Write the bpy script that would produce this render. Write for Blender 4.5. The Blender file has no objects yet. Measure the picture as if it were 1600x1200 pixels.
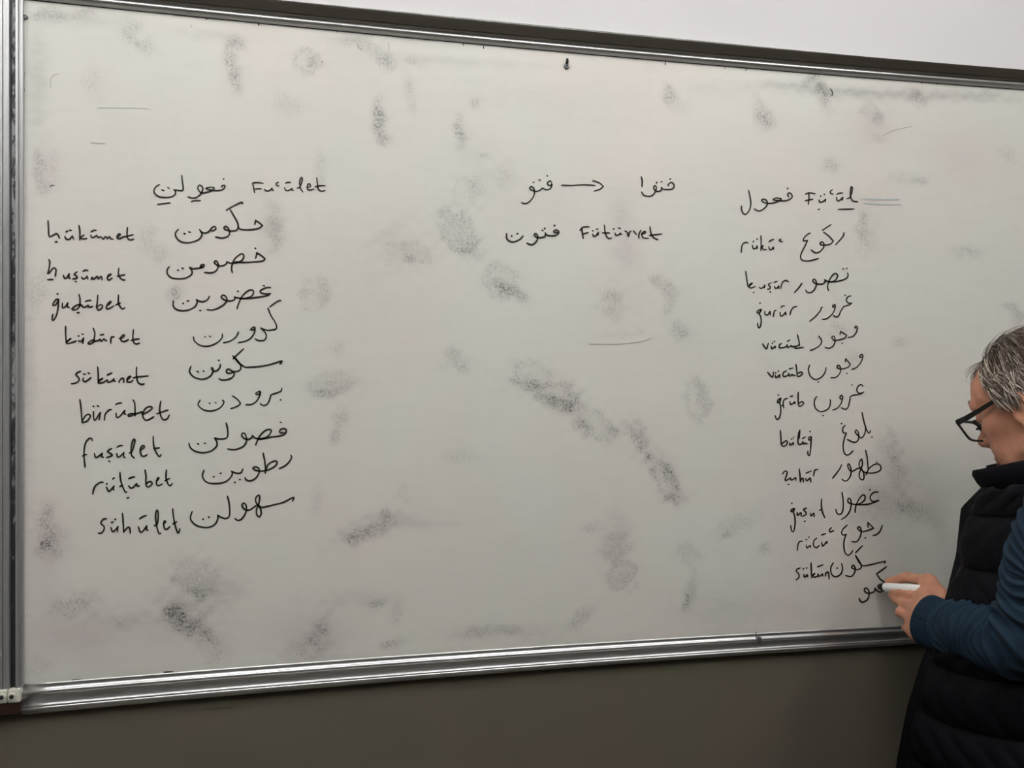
import bpy, bmesh, math, random
import numpy as np
from mathutils import Vector, Matrix

random.seed(7)
rng = np.random.default_rng(7)
SC = bpy.context.scene
COL = SC.collection

# ------------------------------------------------------------------ camera
F_PX = 1150.0                       # focal length in pixels of the 1600x1200 frame
CAM = np.array([0.0, -1.328, 1.60])
YAW = math.radians(11.14)
CR = np.array([math.cos(YAW), -math.sin(YAW), 0.0])
CF = np.array([math.sin(YAW), math.cos(YAW), 0.0])
cam_data = bpy.data.cameras.new('camera')
cam_data.sensor_fit = 'HORIZONTAL'
cam_data.sensor_width = 36.0
cam_data.lens = F_PX / 1600.0 * 36.0
cam_data.clip_start = 0.02
cam = bpy.data.objects.new('camera', cam_data)
cam.location = CAM
cam.rotation_euler = (math.pi / 2, 0, -YAW)
COL.objects.link(cam)
SC.camera = cam

# ------------------------------------------------------------------ world, exposure, lamps
SC.view_settings.view_transform = 'Standard'
SC.view_settings.look = 'None'
SC.view_settings.gamma = 1.0
SC.view_settings.use_curve_mapping = False
SC.view_settings.exposure = 0.0
world = bpy.data.worlds.new('world')
SC.world = world
world.use_nodes = True
world.node_tree.nodes['Background'].inputs[0].default_value = (0.02, 0.02, 0.022, 1)
world.node_tree.nodes['Background'].inputs[1].default_value = 1.0
LAMP_EMIT = 50.5                    # emission of the bare fluorescent tubes
LAMP_COLOUR = (1.0, 0.992, 0.968, 1)
# twin-tube battens under the ceiling: x, y centre, tube length (the tubes run towards the board)
LAMPS = [(-1.50, -1.28, 1.2), (-0.50, -1.28, 1.2), (0.50, -1.28, 1.2), (1.50, -1.28, 1.2)]
CEIL = 3.05

# ------------------------------------------------------------------ helpers
def hit(px, py, yw=0.0):
    """the point of the place seen at a pixel of the frame, at the depth y = yw"""
    d = CF + (px - 800.0) / F_PX * CR + np.array([0, 0, (600.0 - py) / F_PX])
    t = (yw - CAM[1]) / d[1]
    return CAM + t * d

def tag(o, label=None, cat=None, group=None, kind=None):
    if label: o['label'] = label
    if cat: o['category'] = cat
    if group: o['group'] = group
    if kind: o['kind'] = kind
    return o

def empty(name, loc=(0, 0, 0)):
    o = bpy.data.objects.new(name, None)
    o.location = loc
    o.empty_display_size = 0.05
    COL.objects.link(o)
    return o

def link(name, me, mat, parent=None, smooth=False):
    o = bpy.data.objects.new(name, me)
    COL.objects.link(o)
    if mat is not None:
        for m in (mat if isinstance(mat, (list, tuple)) else [mat]):
            me.materials.append(m)
    if smooth:
        me.polygons.foreach_set('use_smooth', [True] * len(me.polygons))
    if parent is not None:
        o.parent = parent
        o.matrix_parent_inverse = Matrix.Translation(-Vector(parent.location))
    return o

def mesh_from(name, verts, faces):
    me = bpy.data.meshes.new(name)
    me.from_pydata([tuple(map(float, v)) for v in verts], [], [tuple(int(i) for i in f) for f in faces])
    me.update()
    return me

def mesh_np(name, V, Q):
    """fast mesh from arrays; Q has 4 columns"""
    me = bpy.data.meshes.new(name)
    me.vertices.add(len(V)); me.loops.add(Q.size); me.polygons.add(len(Q))
    me.vertices.foreach_set('co', V.astype(np.float32).ravel())
    me.loops.foreach_set('vertex_index', Q.astype(np.int32).ravel())
    me.polygons.foreach_set('loop_start', np.arange(0, Q.size, Q.shape[1], dtype=np.int32))
    me.update(calc_edges=True)
    me.validate()
    return me

class MB:
    """collects shapes into one mesh"""
    def __init__(s): s.v = []; s.f = []
    def add(s, v, f):
        n = len(s.v); s.v += [tuple(map(float, p)) for p in v]; s.f += [tuple(i + n for i in q) for q in f]
    def box(s, x0, x1, y0, y1, z0, z1, b=0.0):
        if b <= 0:
            v = [(x, y, z) for z in (z0, z1) for y in (y0, y1) for x in (x0, x1)]
            f = [(0, 2, 3, 1), (4, 5, 7, 6), (0, 1, 5, 4), (2, 6, 7, 3), (0, 4, 6, 2), (1, 3, 7, 5)]
            s.add(v, f); return
        bm = bmesh.new()
        bmesh.ops.create_cube(bm, size=1.0)
        for q in bm.verts:
            q.co = ((x0 + x1) / 2 + q.co.x * (x1 - x0), (y0 + y1) / 2 + q.co.y * (y1 - y0), (z0 + z1) / 2 + q.co.z * (z1 - z0))
        bmesh.ops.bevel(bm, geom=bm.edges[:], offset=b, segments=2, affect='EDGES', profile=0.6)
        bm.verts.index_update()
        s.add([q.co[:] for q in bm.verts], [[q.index for q in f.verts] for f in bm.faces]); bm.free()
    def tube(s, pts, rad, n=16, caps=True):
        pts = [np.array(p, float) for p in pts]
        rads = rad if hasattr(rad, '__len__') else [rad] * len(pts)
        up = np.array([0, 0, 1.0]); rings = []
        prev = None
        for i, p in enumerate(pts):
            t = pts[min(i + 1, len(pts) - 1)] - pts[max(i - 1, 0)]
            t /= np.linalg.norm(t) + 1e-12
            if prev is None:
                a = up if abs(t[2]) < 0.9 else np.array([1.0, 0, 0])
                u = np.cross(a, t); u /= np.linalg.norm(u)
            else:
                u = prev - t * (prev @ t); u /= np.linalg.norm(u)
            prev = u; w = np.cross(t, u)
            rings.append([p + rads[i] * (math.cos(2 * math.pi * k / n) * u + math.sin(2 * math.pi * k / n) * w) for k in range(n)])
        v = [q for r_ in rings for q in r_]; f = []
        for i in range(len(rings) - 1):
            for k in range(n):
                f.append((i * n + k, i * n + (k + 1) % n, (i + 1) * n + (k + 1) % n, (i + 1) * n + k))
        if caps:
            f.append(tuple(range(n - 1, -1, -1))); f.append(tuple((len(rings) - 1) * n + k for k in range(n)))
        s.add(v, f)
    def build(s, name, mat, parent=None, smooth=False):
        return link(name, mesh_from(name, s.v, s.f), mat, parent, smooth)

# ------------------------------------------------------------------ materials
def mat(name, col, rough=0.5, metal=0.0, spec=0.5, noise=None, bump=None, **kw):
    m = bpy.data.materials.new(name); m.use_nodes = True
    nt = m.node_tree; b = nt.nodes['Principled BSDF']
    b.inputs['Base Color'].default_value = (*col, 1)
    b.inputs['Roughness'].default_value = rough
    b.inputs['Metallic'].default_value = metal
    b.inputs['Specular IOR Level'].default_value = spec
    for k, v in kw.items(): b.inputs[k].default_value = v
    tc = nt.nodes.new('ShaderNodeTexCoord')
    if noise:                       # (scale, amount, stretch)
        sc, am, st = noise
        mp = nt.nodes.new('ShaderNodeMapping'); mp.inputs['Scale'].default_value = st
        nz = nt.nodes.new('ShaderNodeTexNoise'); nz.inputs['Scale'].default_value = sc; nz.inputs['Detail'].default_value = 4
        nt.links.new(tc.outputs['Object'], mp.inputs[0]); nt.links.new(mp.outputs[0], nz.inputs[0])
        rp = nt.nodes.new('ShaderNodeValToRGB')
        rp.color_ramp.elements[0].position = 0.3; rp.color_ramp.elements[1].position = 0.7
        rp.color_ramp.elements[0].color = (*[c * (1 - am) for c in col], 1)
        rp.color_ramp.elements[1].color = (*[min(1, c * (1 + am)) for c in col], 1)
        nt.links.new(nz.outputs[0], rp.inputs[0]); nt.links.new(rp.outputs[0], b.inputs['Base Color'])
    if bump:                        # (scale, strength, distance, stretch)
        sc, stg, dist, st = bump
        mp = nt.nodes.new('ShaderNodeMapping'); mp.inputs['Scale'].default_value = st
        nz = nt.nodes.new('ShaderNodeTexNoise'); nz.inputs['Scale'].default_value = sc; nz.inputs['Detail'].default_value = 5
        nt.links.new(tc.outputs['Object'], mp.inputs[0]); nt.links.new(mp.outputs[0], nz.inputs[0])
        bp = nt.nodes.new('ShaderNodeBump'); bp.inputs['Strength'].default_value = stg; bp.inputs['Distance'].default_value = dist
        nt.links.new(nz.outputs[0], bp.inputs['Height']); nt.links.new(bp.outputs[0], b.inputs['Normal'])
    return m

def srgb(r, g, b):
    f = lambda c: c / 12.92 if c <= 0.04045 else ((c + 0.055) / 1.055) ** 2.4
    return (f(r / 255), f(g / 255), f(b / 255))

M = {}
M['alu'] = mat('brushed_aluminium', (0.72, 0.72, 0.725), 0.36, 0.95, noise=(3.0, 0.05, (1, 12, 12)))
M['alu_upright'] = mat('worn_aluminium', (0.50, 0.50, 0.51), 0.42, 0.75, noise=(5.0, 0.14, (30, 30, 1.0)))
M['rail'] = mat('dark_bronze_rail', srgb(58, 52, 44), 0.5, 0.15, noise=(3.0, 0.12, (2, 30, 30)))
M['trim_line'] = mat('near_black_line', (0.02, 0.02, 0.02), 0.7)
M['plastic'] = mat('white_plastic', srgb(214, 212, 200), 0.4, noise=(60, 0.05, (1, 1, 1)))
M['screw'] = mat('screw_steel', (0.22, 0.22, 0.23), 0.35, 0.8)
M['hole'] = mat('screw_hole', (0.012, 0.012, 0.012), 0.8)
M['wood'] = mat('dark_wood', srgb(42, 22, 13), 0.5, noise=(8, 0.35, (2, 20, 20)))
M['ink'] = mat('black_marker_ink', srgb(40, 37, 31), 0.5, spec=0.3)
M['ink_faint'] = mat('faded_marker_ink', srgb(176, 173, 164), 0.6, spec=0.2)
M['ink_blue'] = mat('faded_blue_ink', srgb(190, 197, 195), 0.6, spec=0.2)
M['ceiling'] = mat('ceiling_paint', (0.78, 0.78, 0.77), 0.9, noise=(30, 0.03, (1, 1, 1)))
M['floor'] = mat('floor_vinyl', srgb(78, 71, 62), 0.5, noise=(14, 0.15, (1, 1, 1)))
M['wall'] = mat('grey_wall_paint', srgb(162, 160, 157), 0.85, noise=(25, 0.025, (1, 1, 1)), bump=(120, 0.06, 0.002, (1, 1, 1)))

def board_wall_mat():
    """white wall with a dark painted dado"""
    m = mat('dado_wall_paint', srgb(216, 214, 214), 0.8, bump=(110, 0.06, 0.002, (1, 1, 1)))
    nt = m.node_tree; b = nt.nodes['Principled BSDF']
    tc = nt.nodes.new('ShaderNodeTexCoord'); sp = nt.nodes.new('ShaderNodeSeparateXYZ')
    nt.links.new(tc.outputs['Object'], sp.inputs[0])
    gt = nt.nodes.new('ShaderNodeMath'); gt.operation = 'GREATER_THAN'; gt.inputs[1].default_value = 1.35
    nt.links.new(sp.outputs['Z'], gt.inputs[0])
    nz = nt.nodes.new('ShaderNodeTexNoise'); nz.inputs['Scale'].default_value = 3.0; nz.inputs['Detail'].default_value = 3
    nt.links.new(tc.outputs['Object'], nz.inputs[0])
    rp = nt.nodes.new('ShaderNodeValToRGB')
    rp.color_ramp.elements[0].position = 0.35; rp.color_ramp.elements[0].color = (*srgb(89, 84, 69), 1)
    rp.color_ramp.elements[1].position = 0.65; rp.color_ramp.elements[1].color = (*srgb(92, 83, 73), 1)
    nt.links.new(nz.outputs[0], rp.inputs[0])
    mx = nt.nodes.new('ShaderNodeMix'); mx.data_type = 'RGBA'
    mx.inputs['B'].default_value = (*srgb(225, 222, 224), 1)
    nt.links.new(gt.outputs[0], mx.inputs['Factor']); nt.links.new(rp.outputs[0], mx.inputs['A'])
    nt.links.new(mx.outputs['Result'], b.inputs['Base Color'])
    return m
M['board_wall'] = board_wall_mat()

def lamp_mat():
    m = bpy.data.materials.new('lamp_diffuser'); m.use_nodes = True
    b = m.node_tree.nodes['Principled BSDF']
    b.inputs['Base Color'].default_value = (0.9, 0.9, 0.88, 1)
    b.inputs['Emission Color'].default_value = LAMP_COLOUR
    b.inputs['Emission Strength'].default_value = LAMP_EMIT
    return m
M['lamp'] = lamp_mat()
M['lamp_case'] = mat('lamp_housing', (0.8, 0.8, 0.8), 0.5)

def board_mat():
    m = bpy.data.materials.new('whiteboard_enamel'); m.use_nodes = True
    nt = m.node_tree; b = nt.nodes['Principled BSDF']
    b.inputs['Roughness'].default_value = 0.42
    b.inputs['Specular IOR Level'].default_value = 0.35
    N = nt.nodes.new; Lk = nt.links.new
    tc = N('ShaderNodeTexCoord')
    def noise(scale, detail=3.0, stretch=(1, 1, 1), rough=0.6, turn=0.0):
        mp = N('ShaderNodeMapping'); mp.inputs['Scale'].default_value = stretch; mp.inputs['Rotation'].default_value = (0, turn, 0)
        nz = N('ShaderNodeTexNoise'); nz.inputs['Scale'].default_value = scale
        nz.inputs['Detail'].default_value = detail; nz.inputs['Roughness'].default_value = rough
        Lk(tc.outputs['Object'], mp.inputs[0]); Lk(mp.outputs[0], nz.inputs[0])
        return nz.outputs[0]
    def ramp(x, p0, p1, c0, c1):
        r_ = N('ShaderNodeValToRGB'); e = r_.color_ramp.elements
        e[0].position = p0; e[1].position = p1; e[0].color = (*c0, 1); e[1].color = (*c1, 1)
        Lk(x, r_.inputs[0]); return r_.outputs[0]
    def math_(op, a, b_=None, clamp=False):
        n = N('ShaderNodeMath'); n.operation = op; n.use_clamp = clamp
        for i, q in enumerate((a, b_)):
            if q is None: continue
            if isinstance(q, (int, float)): n.inputs[i].default_value = q
            else: Lk(q, n.inputs[i])
        return n.outputs[0]
    def mix(f, a, b_):
        n = N('ShaderNodeMix'); n.data_type = 'RGBA'
        for k, q in (('Factor', f), ('A', a), ('B', b_)):
            if isinstance(q, tuple): n.inputs[k].default_value = (*q, 1)
            elif isinstance(q, (int, float)): n.inputs[k].default_value = q
            else: Lk(q, n.inputs[k])
        return n.outputs['Result']
    # old ink wiped into faint pinkish and greenish films
    base = ramp(noise(2.6, 2.0), 0.36, 0.64, srgb(219, 219, 211), srgb(222, 216, 209))
    at_s = N('ShaderNodeAttribute'); at_s.attribute_name = 'speckle'
    at_h = N('ShaderNodeAttribute'); at_h.attribute_name = 'film'
    at_c = N('ShaderNodeAttribute'); at_c.attribute_name = 'pink'
    streak = noise(9.0, 4.0, (1.2, 1, 8.0), turn=0.32)
    streak2 = noise(7.0, 4.0, (7.0, 1, 1.2), turn=-0.25)
    wipe = math_('MULTIPLY', ramp(streak, 0.45, 0.75, (0, 0, 0), (1, 1, 1)), 0.055)
    wipe2 = math_('MULTIPLY', ramp(streak2, 0.48, 0.78, (0, 0, 0), (1, 1, 1)), 0.035)
    g = noise(210.0, 3.0, (1, 1, 1), 0.7)
    grain = ramp(g, 0.42, 0.66, (0, 0, 0), (1, 1, 1))
    g2 = ramp(noise(45.0, 4.0, (1, 1, 1), 0.7), 0.38, 0.62, (0, 0, 0), (1, 1, 1))
    sp = math_('MULTIPLY', at_s.outputs['Fac'], math_('ADD', math_('MULTIPLY', math_('MULTIPLY', grain, math_('ADD', math_('MULTIPLY', g2, 0.8), 0.35)), 1.25), 0.16), True)
    fine = ramp(noise(26.0, 5.0, (1, 1, 3.5), 0.7), 0.3, 0.7, (0, 0, 0), (1, 1, 1))
    hz = math_('MULTIPLY', at_h.outputs['Fac'], math_('ADD', math_('MULTIPLY', fine, 0.8), 0.35), True)
    c = mix(math_('ADD', wipe, wipe2), base, srgb(150, 150, 140))
    c = mix(hz, c, srgb(120, 122, 120))
    c = mix(math_('MULTIPLY', at_c.outputs['Fac'], 0.45), c, srgb(186, 160, 172))
    c = mix(sp, c, srgb(60, 62, 62))
    Lk(c, b.inputs['Base Color'])
    bp = N('ShaderNodeBump'); bp.inputs['Strength'].default_value = 0.05; bp.inputs['Distance'].default_value = 0.002
    Lk(noise(35.0, 2.0), bp.inputs['Height']); Lk(bp.outputs[0], b.inputs['Normal'])
    return m
M['board'] = board_mat()

def scuff_mat():
    """black rubber seal between the two boards, the paint rubbed off in places"""
    m = mat('scuffed_seal', (0.02, 0.02, 0.022), 0.6)
    nt = m.node_tree; b = nt.nodes['Principled BSDF']
    tc = nt.nodes.new('ShaderNodeTexCoord')
    def nz(scale, st):
        mp = nt.nodes.new('ShaderNodeMapping'); mp.inputs['Scale'].default_value = st
        n = nt.nodes.new('ShaderNodeTexNoise'); n.inputs['Scale'].default_value = scale; n.inputs['Detail'].default_value = 6
        n.inputs['Roughness'].default_value = 0.75
        nt.links.new(tc.outputs['Object'], mp.inputs[0]); nt.links.new(mp.outputs[0], n.inputs[0]); return n.outputs[0]
    ad = nt.nodes.new('ShaderNodeMath'); ad.operation = 'ADD'
    nt.links.new(nz(90, (2.0, 1, 0.6)), ad.inputs[0]); nt.links.new(nz(2.2, (1, 1, 1)), ad.inputs[1])
    rp = nt.nodes.new('ShaderNodeValToRGB'); e = rp.color_ramp.elements
    e[0].position = 1.02 / 2 * 1.0; e[1].position = 0.56
    e[0].color = (0.018, 0.018, 0.02, 1); e[1].color = (0.33, 0.33, 0.34, 1)
    hf = nt.nodes.new('ShaderNodeMath'); hf.operation = 'MULTIPLY'; hf.inputs[1].default_value = 0.5
    nt.links.new(ad.outputs[0], hf.inputs[0]); nt.links.new(hf.outputs[0], rp.inputs[0])
    nt.links.new(rp.outputs[0], b.inputs['Base Color'])
    return m
M['seal'] = scuff_mat()

# ------------------------------------------------------------------ the room
WX0, WX1, WY0, WT = -3.3, 3.8, -6.2, 0.007
def room():
    def struct(name, x0, x1, y0, y1, z0, z1, m):
        b = MB(); b.box(x0, x1, y0, y1, z0, z1)
        return tag(b.build(name, m), kind='structure')
    struct('floor', WX0 - .1, WX1 + .1, WY0 - .1, WT + .1, -0.1, 0, M['floor'])
    struct('ceiling', WX0 - .1, WX1 + .1, WY0 - .1, WT + .1, CEIL, CEIL + .1, M['ceiling'])
    struct('wall_front', WX0 - .1, WX1 + .1, WT, WT + .1, 0, CEIL, M['board_wall'])
    struct('wall_back', WX0 - .1, WX1 + .1, WY0 - .1, WY0, 0, CEIL, M['wall'])
    struct('wall_left', WX0 - .1, WX0, WY0, WT, 0, CEIL, M['wall'])
    struct('wall_right', WX1, WX1 + .1, WY0, WT, 0, CEIL, M['wall'])
    struct('baseboard_front', WX0, WX1, WT - .012, WT, 0, 0.09, M['wood'])
room()

def ceiling_lights():
    proto = None
    for i, (x, y, l) in enumerate(LAMPS):
        where = ['leftmost of the row', 'second from the left', 'third from the left', 'rightmost of the row'][i]
        t = empty('ceiling_light', (x, y, CEIL))
        tag(t, 'white twin-tube fluorescent batten on the ceiling before the boards, ' + where, 'ceiling light', 'fluorescent battens on the ceiling')
        if proto is None:
            b = MB(); b.box(-.05, .05, -l / 2 - .04, l / 2 + .04, -.05, 0, .006)
            b.box(-.07, .07, -l / 2 - .04, -l / 2 - .005, -.105, -.04, .004); b.box(-.07, .07, l / 2 + .005, l / 2 + .04, -.105, -.04, .004)
            proto = [link('housing', mesh_from('housing', b.v, b.f), M['lamp_case'])]
            for sx in (-1, 1):
                d = MB(); d.tube([(sx * .042, -l / 2, -.082), (sx * .042, l / 2, -.082)], .013, 8)
                proto.append(link('fluorescent_tube', mesh_from('fluorescent_tube', d.v, d.f), M['lamp']))
            parts = proto
        else:
            parts = []
            for q in proto:
                c = q.copy(); COL.objects.link(c); parts.append(c)
        for q in parts:
            q.parent = t; q.matrix_parent_inverse = Matrix()
ceiling_lights()

# ------------------------------------------------------------------ the whiteboards
BX0 = hit(37.5, 600)[0]             # left edge of the writing surface
BX1 = BX0 + 2.40
_t = np.array([hit(*p) for p in [(62, 0), (200, 15), (500, 45.5), (900, 81.5), (1300, 117), (1600, 139.7)]])
_b = np.array([hit(*p) for p in [(40, 1071), (260, 1052.6), (600, 1027.5), (900, 1007.8), (1080, 995.8), (1380, 980.4)]])
PT = np.polyfit(_t[:, 0], _t[:, 2], 2); PB = np.polyfit(_b[:, 0], _b[:, 2], 2)
def ztop(x):                        # the rails bow by a few millimetres
    return np.polyval(PT, np.clip(x, -1.0, 1.38))
def zbot(x):
    return np.polyval(PB, np.clip(x, -1.0, 1.05))

BOARD = empty('whiteboard', (BX0 + 1.2, 0, zbot(0.4)))
tag(BOARD, 'large whiteboard covered with rows of Arabic-script and Latin handwriting', 'whiteboard')

# eraser marks: centre and half sizes as they lie on the board, turn, strength, hollow
SM = [  # px, py, rx, ry, turn(deg), strength, ring
 (70,22,20,11,10,.5,0),(95,25,16,8,0,.42,0),(130,22,16,9,-15,.45,0),(205,50,14,22,-25,.45,0),(228,72,14,12,40,.35,0),
 (145,130,16,20,-20,.22,0),(365,62,14,10,0,.55,0),(358,88,9,16,-10,.6,0),(368,120,10,22,-8,.75,0),(372,70,10,8,0,.4,0),
 (480,95,20,17,20,.5,1),(486,97,7,8,0,.7,0),(545,63,12,10,0,.3,0),(572,72,22,10,20,.35,0),(600,93,14,10,30,.75,0),(612,104,6,5,0,.4,0),
 (645,97,16,5,15,.35,0),(592,187,9,30,-4,.95,0),(597,218,10,9,0,.5,0),(640,145,7,34,-8,.3,0),(718,207,8,22,-10,.75,0),(742,160,7,8,-40,.6,0),
 (755,242,12,5,25,.4,0),(450,165,22,16,20,.25,0),(725,305,16,26,0,.3,1),(745,290,14,20,10,.28,0),(785,272,18,16,0,.2,0),(500,265,9,24,0,.28,0),
 (715,362,22,34,-35,.7,1),(720,370,14,26,-35,.3,0),(735,392,16,10,20,.4,0),(650,395,22,14,25,.4,1),(640,403,10,7,0,.4,0),(612,385,16,16,-30,.22,0),
 (783,440,22,28,-40,.5,1),(786,449,16,8,32,1.1,0),(812,462,14,9,30,.6,0),(492,460,22,24,0,.35,1),(480,458,10,5,0,.35,0),(505,455,8,20,-5,.3,0),
 (515,600,30,16,-8,.35,1),(508,614,20,7,-5,.6,0),(522,600,20,10,0,.3,0),(708,552,12,9,30,.5,0),(722,570,10,14,-35,.4,0),(528,543,12,10,0,.3,0),(695,572,14,10,0,.2,0),
 (832,588,30,20,15,.5,1),(825,600,20,7,12,.6,0),(868,620,34,20,20,.55,1),(868,627,24,8,18,1.15,0),(890,615,12,16,-10,.4,0),
 (925,662,40,18,35,.5,1),(912,665,14,6,38,.9,0),(955,672,8,6,0,.5,0),(985,670,22,12,0,.4,1),(1000,690,10,26,-25,.75,0),(1012,715,6,10,-20,.5,0),
 (1040,750,14,34,-30,.55,1),(1045,742,9,26,-25,.75,0),(1050,778,16,7,-10,.6,0),(1022,742,6,14,-20,.3,0),
 (955,462,16,12,20,.3,0),(952,484,14,10,30,.3,0),(962,475,12,20,0,.2,0),(1024,438,8,8,0,.6,0),(1042,452,16,10,40,.55,0),(1045,480,8,18,10,.35,0),(1065,515,14,9,35,.45,0),(1058,525,12,10,0,.25,0),
 (1090,625,18,30,-12,.4,1),(1096,622,8,26,-12,.45,0),(970,525,40,6,-4,.15,0),
 (575,825,48,16,-20,.4,1),(570,832,30,9,-22,.85,0),(602,808,8,14,20,.5,0),(555,836,9,6,0,.6,0),(588,944,14,6,-12,.55,0),(620,955,9,20,5,.3,0),
 (612,1005,18,8,-12,.45,0),(602,1008,7,4,0,.4,0),(500,985,14,30,20,.45,0),(497,1000,20,20,20,.3,0),(470,1020,24,16,0,.35,0),(780,985,40,8,0,.4,0),(735,990,26,10,-15,.25,0),
 (532,655,12,16,10,.4,0),(523,682,7,12,10,.45,0),(630,770,10,16,0,.2,0),(720,715,26,10,5,.22,0),(495,780,9,26,5,.22,0),
 (965,850,24,18,-10,.3,0),(972,898,20,22,0,.6,1),(975,903,14,10,0,.3,0),(960,865,26,6,-5,.2,0),(920,825,14,8,-15,.3,0),(1075,863,18,14,20,.35,0),(1078,925,8,30,12,.5,0),(1073,940,5,16,12,.4,0),
 (910,960,18,10,-35,.4,0),(900,975,16,8,-35,.3,0),(1150,820,34,14,-28,.3,0),(1133,836,7,4,0,.6,0),(1194,858,10,10,0,.35,0),
 (72,830,14,34,0,.55,0),(80,858,18,14,0,.6,0),(85,840,22,18,0,.25,0),(75,795,9,14,0,.35,0),(60,262,8,30,0,.55,0),(66,290,10,14,0,.35,0),(80,260,14,34,0,.2,0),
 (305,903,34,26,20,.4,1),(300,915,20,20,0,.4,0),(310,925,14,12,0,.35,0),(270,950,14,10,0,.7,0),(285,972,30,14,35,1.15,0),(272,965,14,18,-20,.5,0),(318,990,18,10,25,.6,0),(315,960,12,22,-20,.3,0),
 (335,1015,22,20,0,.25,0),(112,953,34,16,-5,.35,0),(130,935,30,16,0,.25,0),(195,970,26,10,-5,.35,0),(88,940,10,12,0,.35,0),(60,1040,18,16,0,.25,0),
 (430,350,14,28,-6,.35,0),(432,375,9,16,0,.3,0),(230,375,12,22,20,.32,0),(250,400,12,16,20,.3,0),(272,462,10,8,20,.6,0),(275,455,12,12,0,.3,0),(60,455,12,34,10,.35,0),(50,600,10,60,0,.2,0),
 (1045,147,9,14,-10,.7,0),(1060,165,20,10,20,.2,0),(1188,180,10,22,-14,.6,0),(1202,190,9,14,-8,.6,0),(1285,145,9,24,-20,.95,0),(1262,128,12,9,0,.45,0),(1272,118,9,9,0,.5,0),
 (1433,151,14,10,15,.8,0),(1372,183,8,12,0,.5,0),(1360,175,16,14,0,.3,0),(1372,215,12,6,0,.3,0),(1298,258,12,12,20,.45,0),(1440,283,10,6,0,.35,0),(1415,280,30,10,0,.22,0),(1545,147,14,6,5,.35,0),
 (1348,350,8,20,4,.5,0),(1355,375,16,22,0,.3,0),(1510,393,24,10,0,.35,0),(1575,240,14,12,0,.25,0),(1578,478,10,6,0,.5,0),(1590,492,8,14,-30,.5,0),(1405,535,10,8,0,.3,0),
 (1402,740,14,30,-10,.3,0),(1412,790,14,9,0,.6,0),(1432,800,16,12,10,.5,0),(1375,790,30,22,0,.25,0),(1380,700,10,20,-20,.3,0),(1400,720,8,34,-15,.3,0),(1395,680,8,20,-20,.25,0),(1360,770,22,12,0,.25,0),(1440,730,14,14,0,.15,0),
 (1310,515,14,12,0,.3,0),(1335,560,10,16,0,.2,0),
]
FILM = [(1340,145,110,10,3,.5),(1500,150,90,9,3,.4),(1230,133,60,7,3,.35),(640,60,60,9,6,.2),(540,62,40,8,5,.25),(700,95,140,9,4,.22),(330,55,70,9,6,.22),(120,30,90,12,5,.2),
 (60,120,16,90,0,.3),(48,600,8,400,0,.16),(420,350,22,50,0,.14),(430,360,14,30,0,.18),(520,600,60,30,0,.10),(1120,140,60,16,5,.14),(970,345,22,50,0,.2),(980,400,20,20,0,.12),
 (960,840,24,50,8,.24),(640,815,70,12,3,.22),(560,935,60,14,0,.22),(300,930,60,50,0,.18),(350,920,40,30,10,.2),(1120,950,60,40,0,.12),(1395,760,50,80,0,.16),(500,1000,60,40,0,.18),(800,990,120,18,0,.16),
 (120,990,70,40,0,.12),(250,970,120,40,0,.12),(740,240,40,30,0,.10),(790,300,40,40,0,.10),(960,480,60,60,0,.08),(1360,320,60,30,0,.10),(560,440,120,80,0,.06),(1250,960,90,30,0,.12),(1060,520,60,60,0,.08),
 (640,390,60,30,-30,.12),(610,360,60,10,-35,.16),(1360,200,50,40,0,.10),(820,150,90,30,5,.08)]
PINK = [(70,840,34,60,0,.5),(70,950,30,110,0,.45),(130,985,80,24,-3,.5),(130,1020,60,40,0,.35),(75,265,30,50,0,.3),(980,390,30,40,0,.35),(870,330,40,40,0,.18),(1500,240,70,60,0,.35),(1370,200,40,40,0,.3),
 (480,990,70,50,0,.45),(300,1000,120,50,0,.3),(1250,850,60,120,0,.35),(1150,960,110,40,0,.3),(1590,508,12,16,0,.7),(260,430,160,120,0,.08),(730,880,200,120,0,.06),(620,150,140,60,0,.05),(1380,780,60,40,0,.25)]

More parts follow.
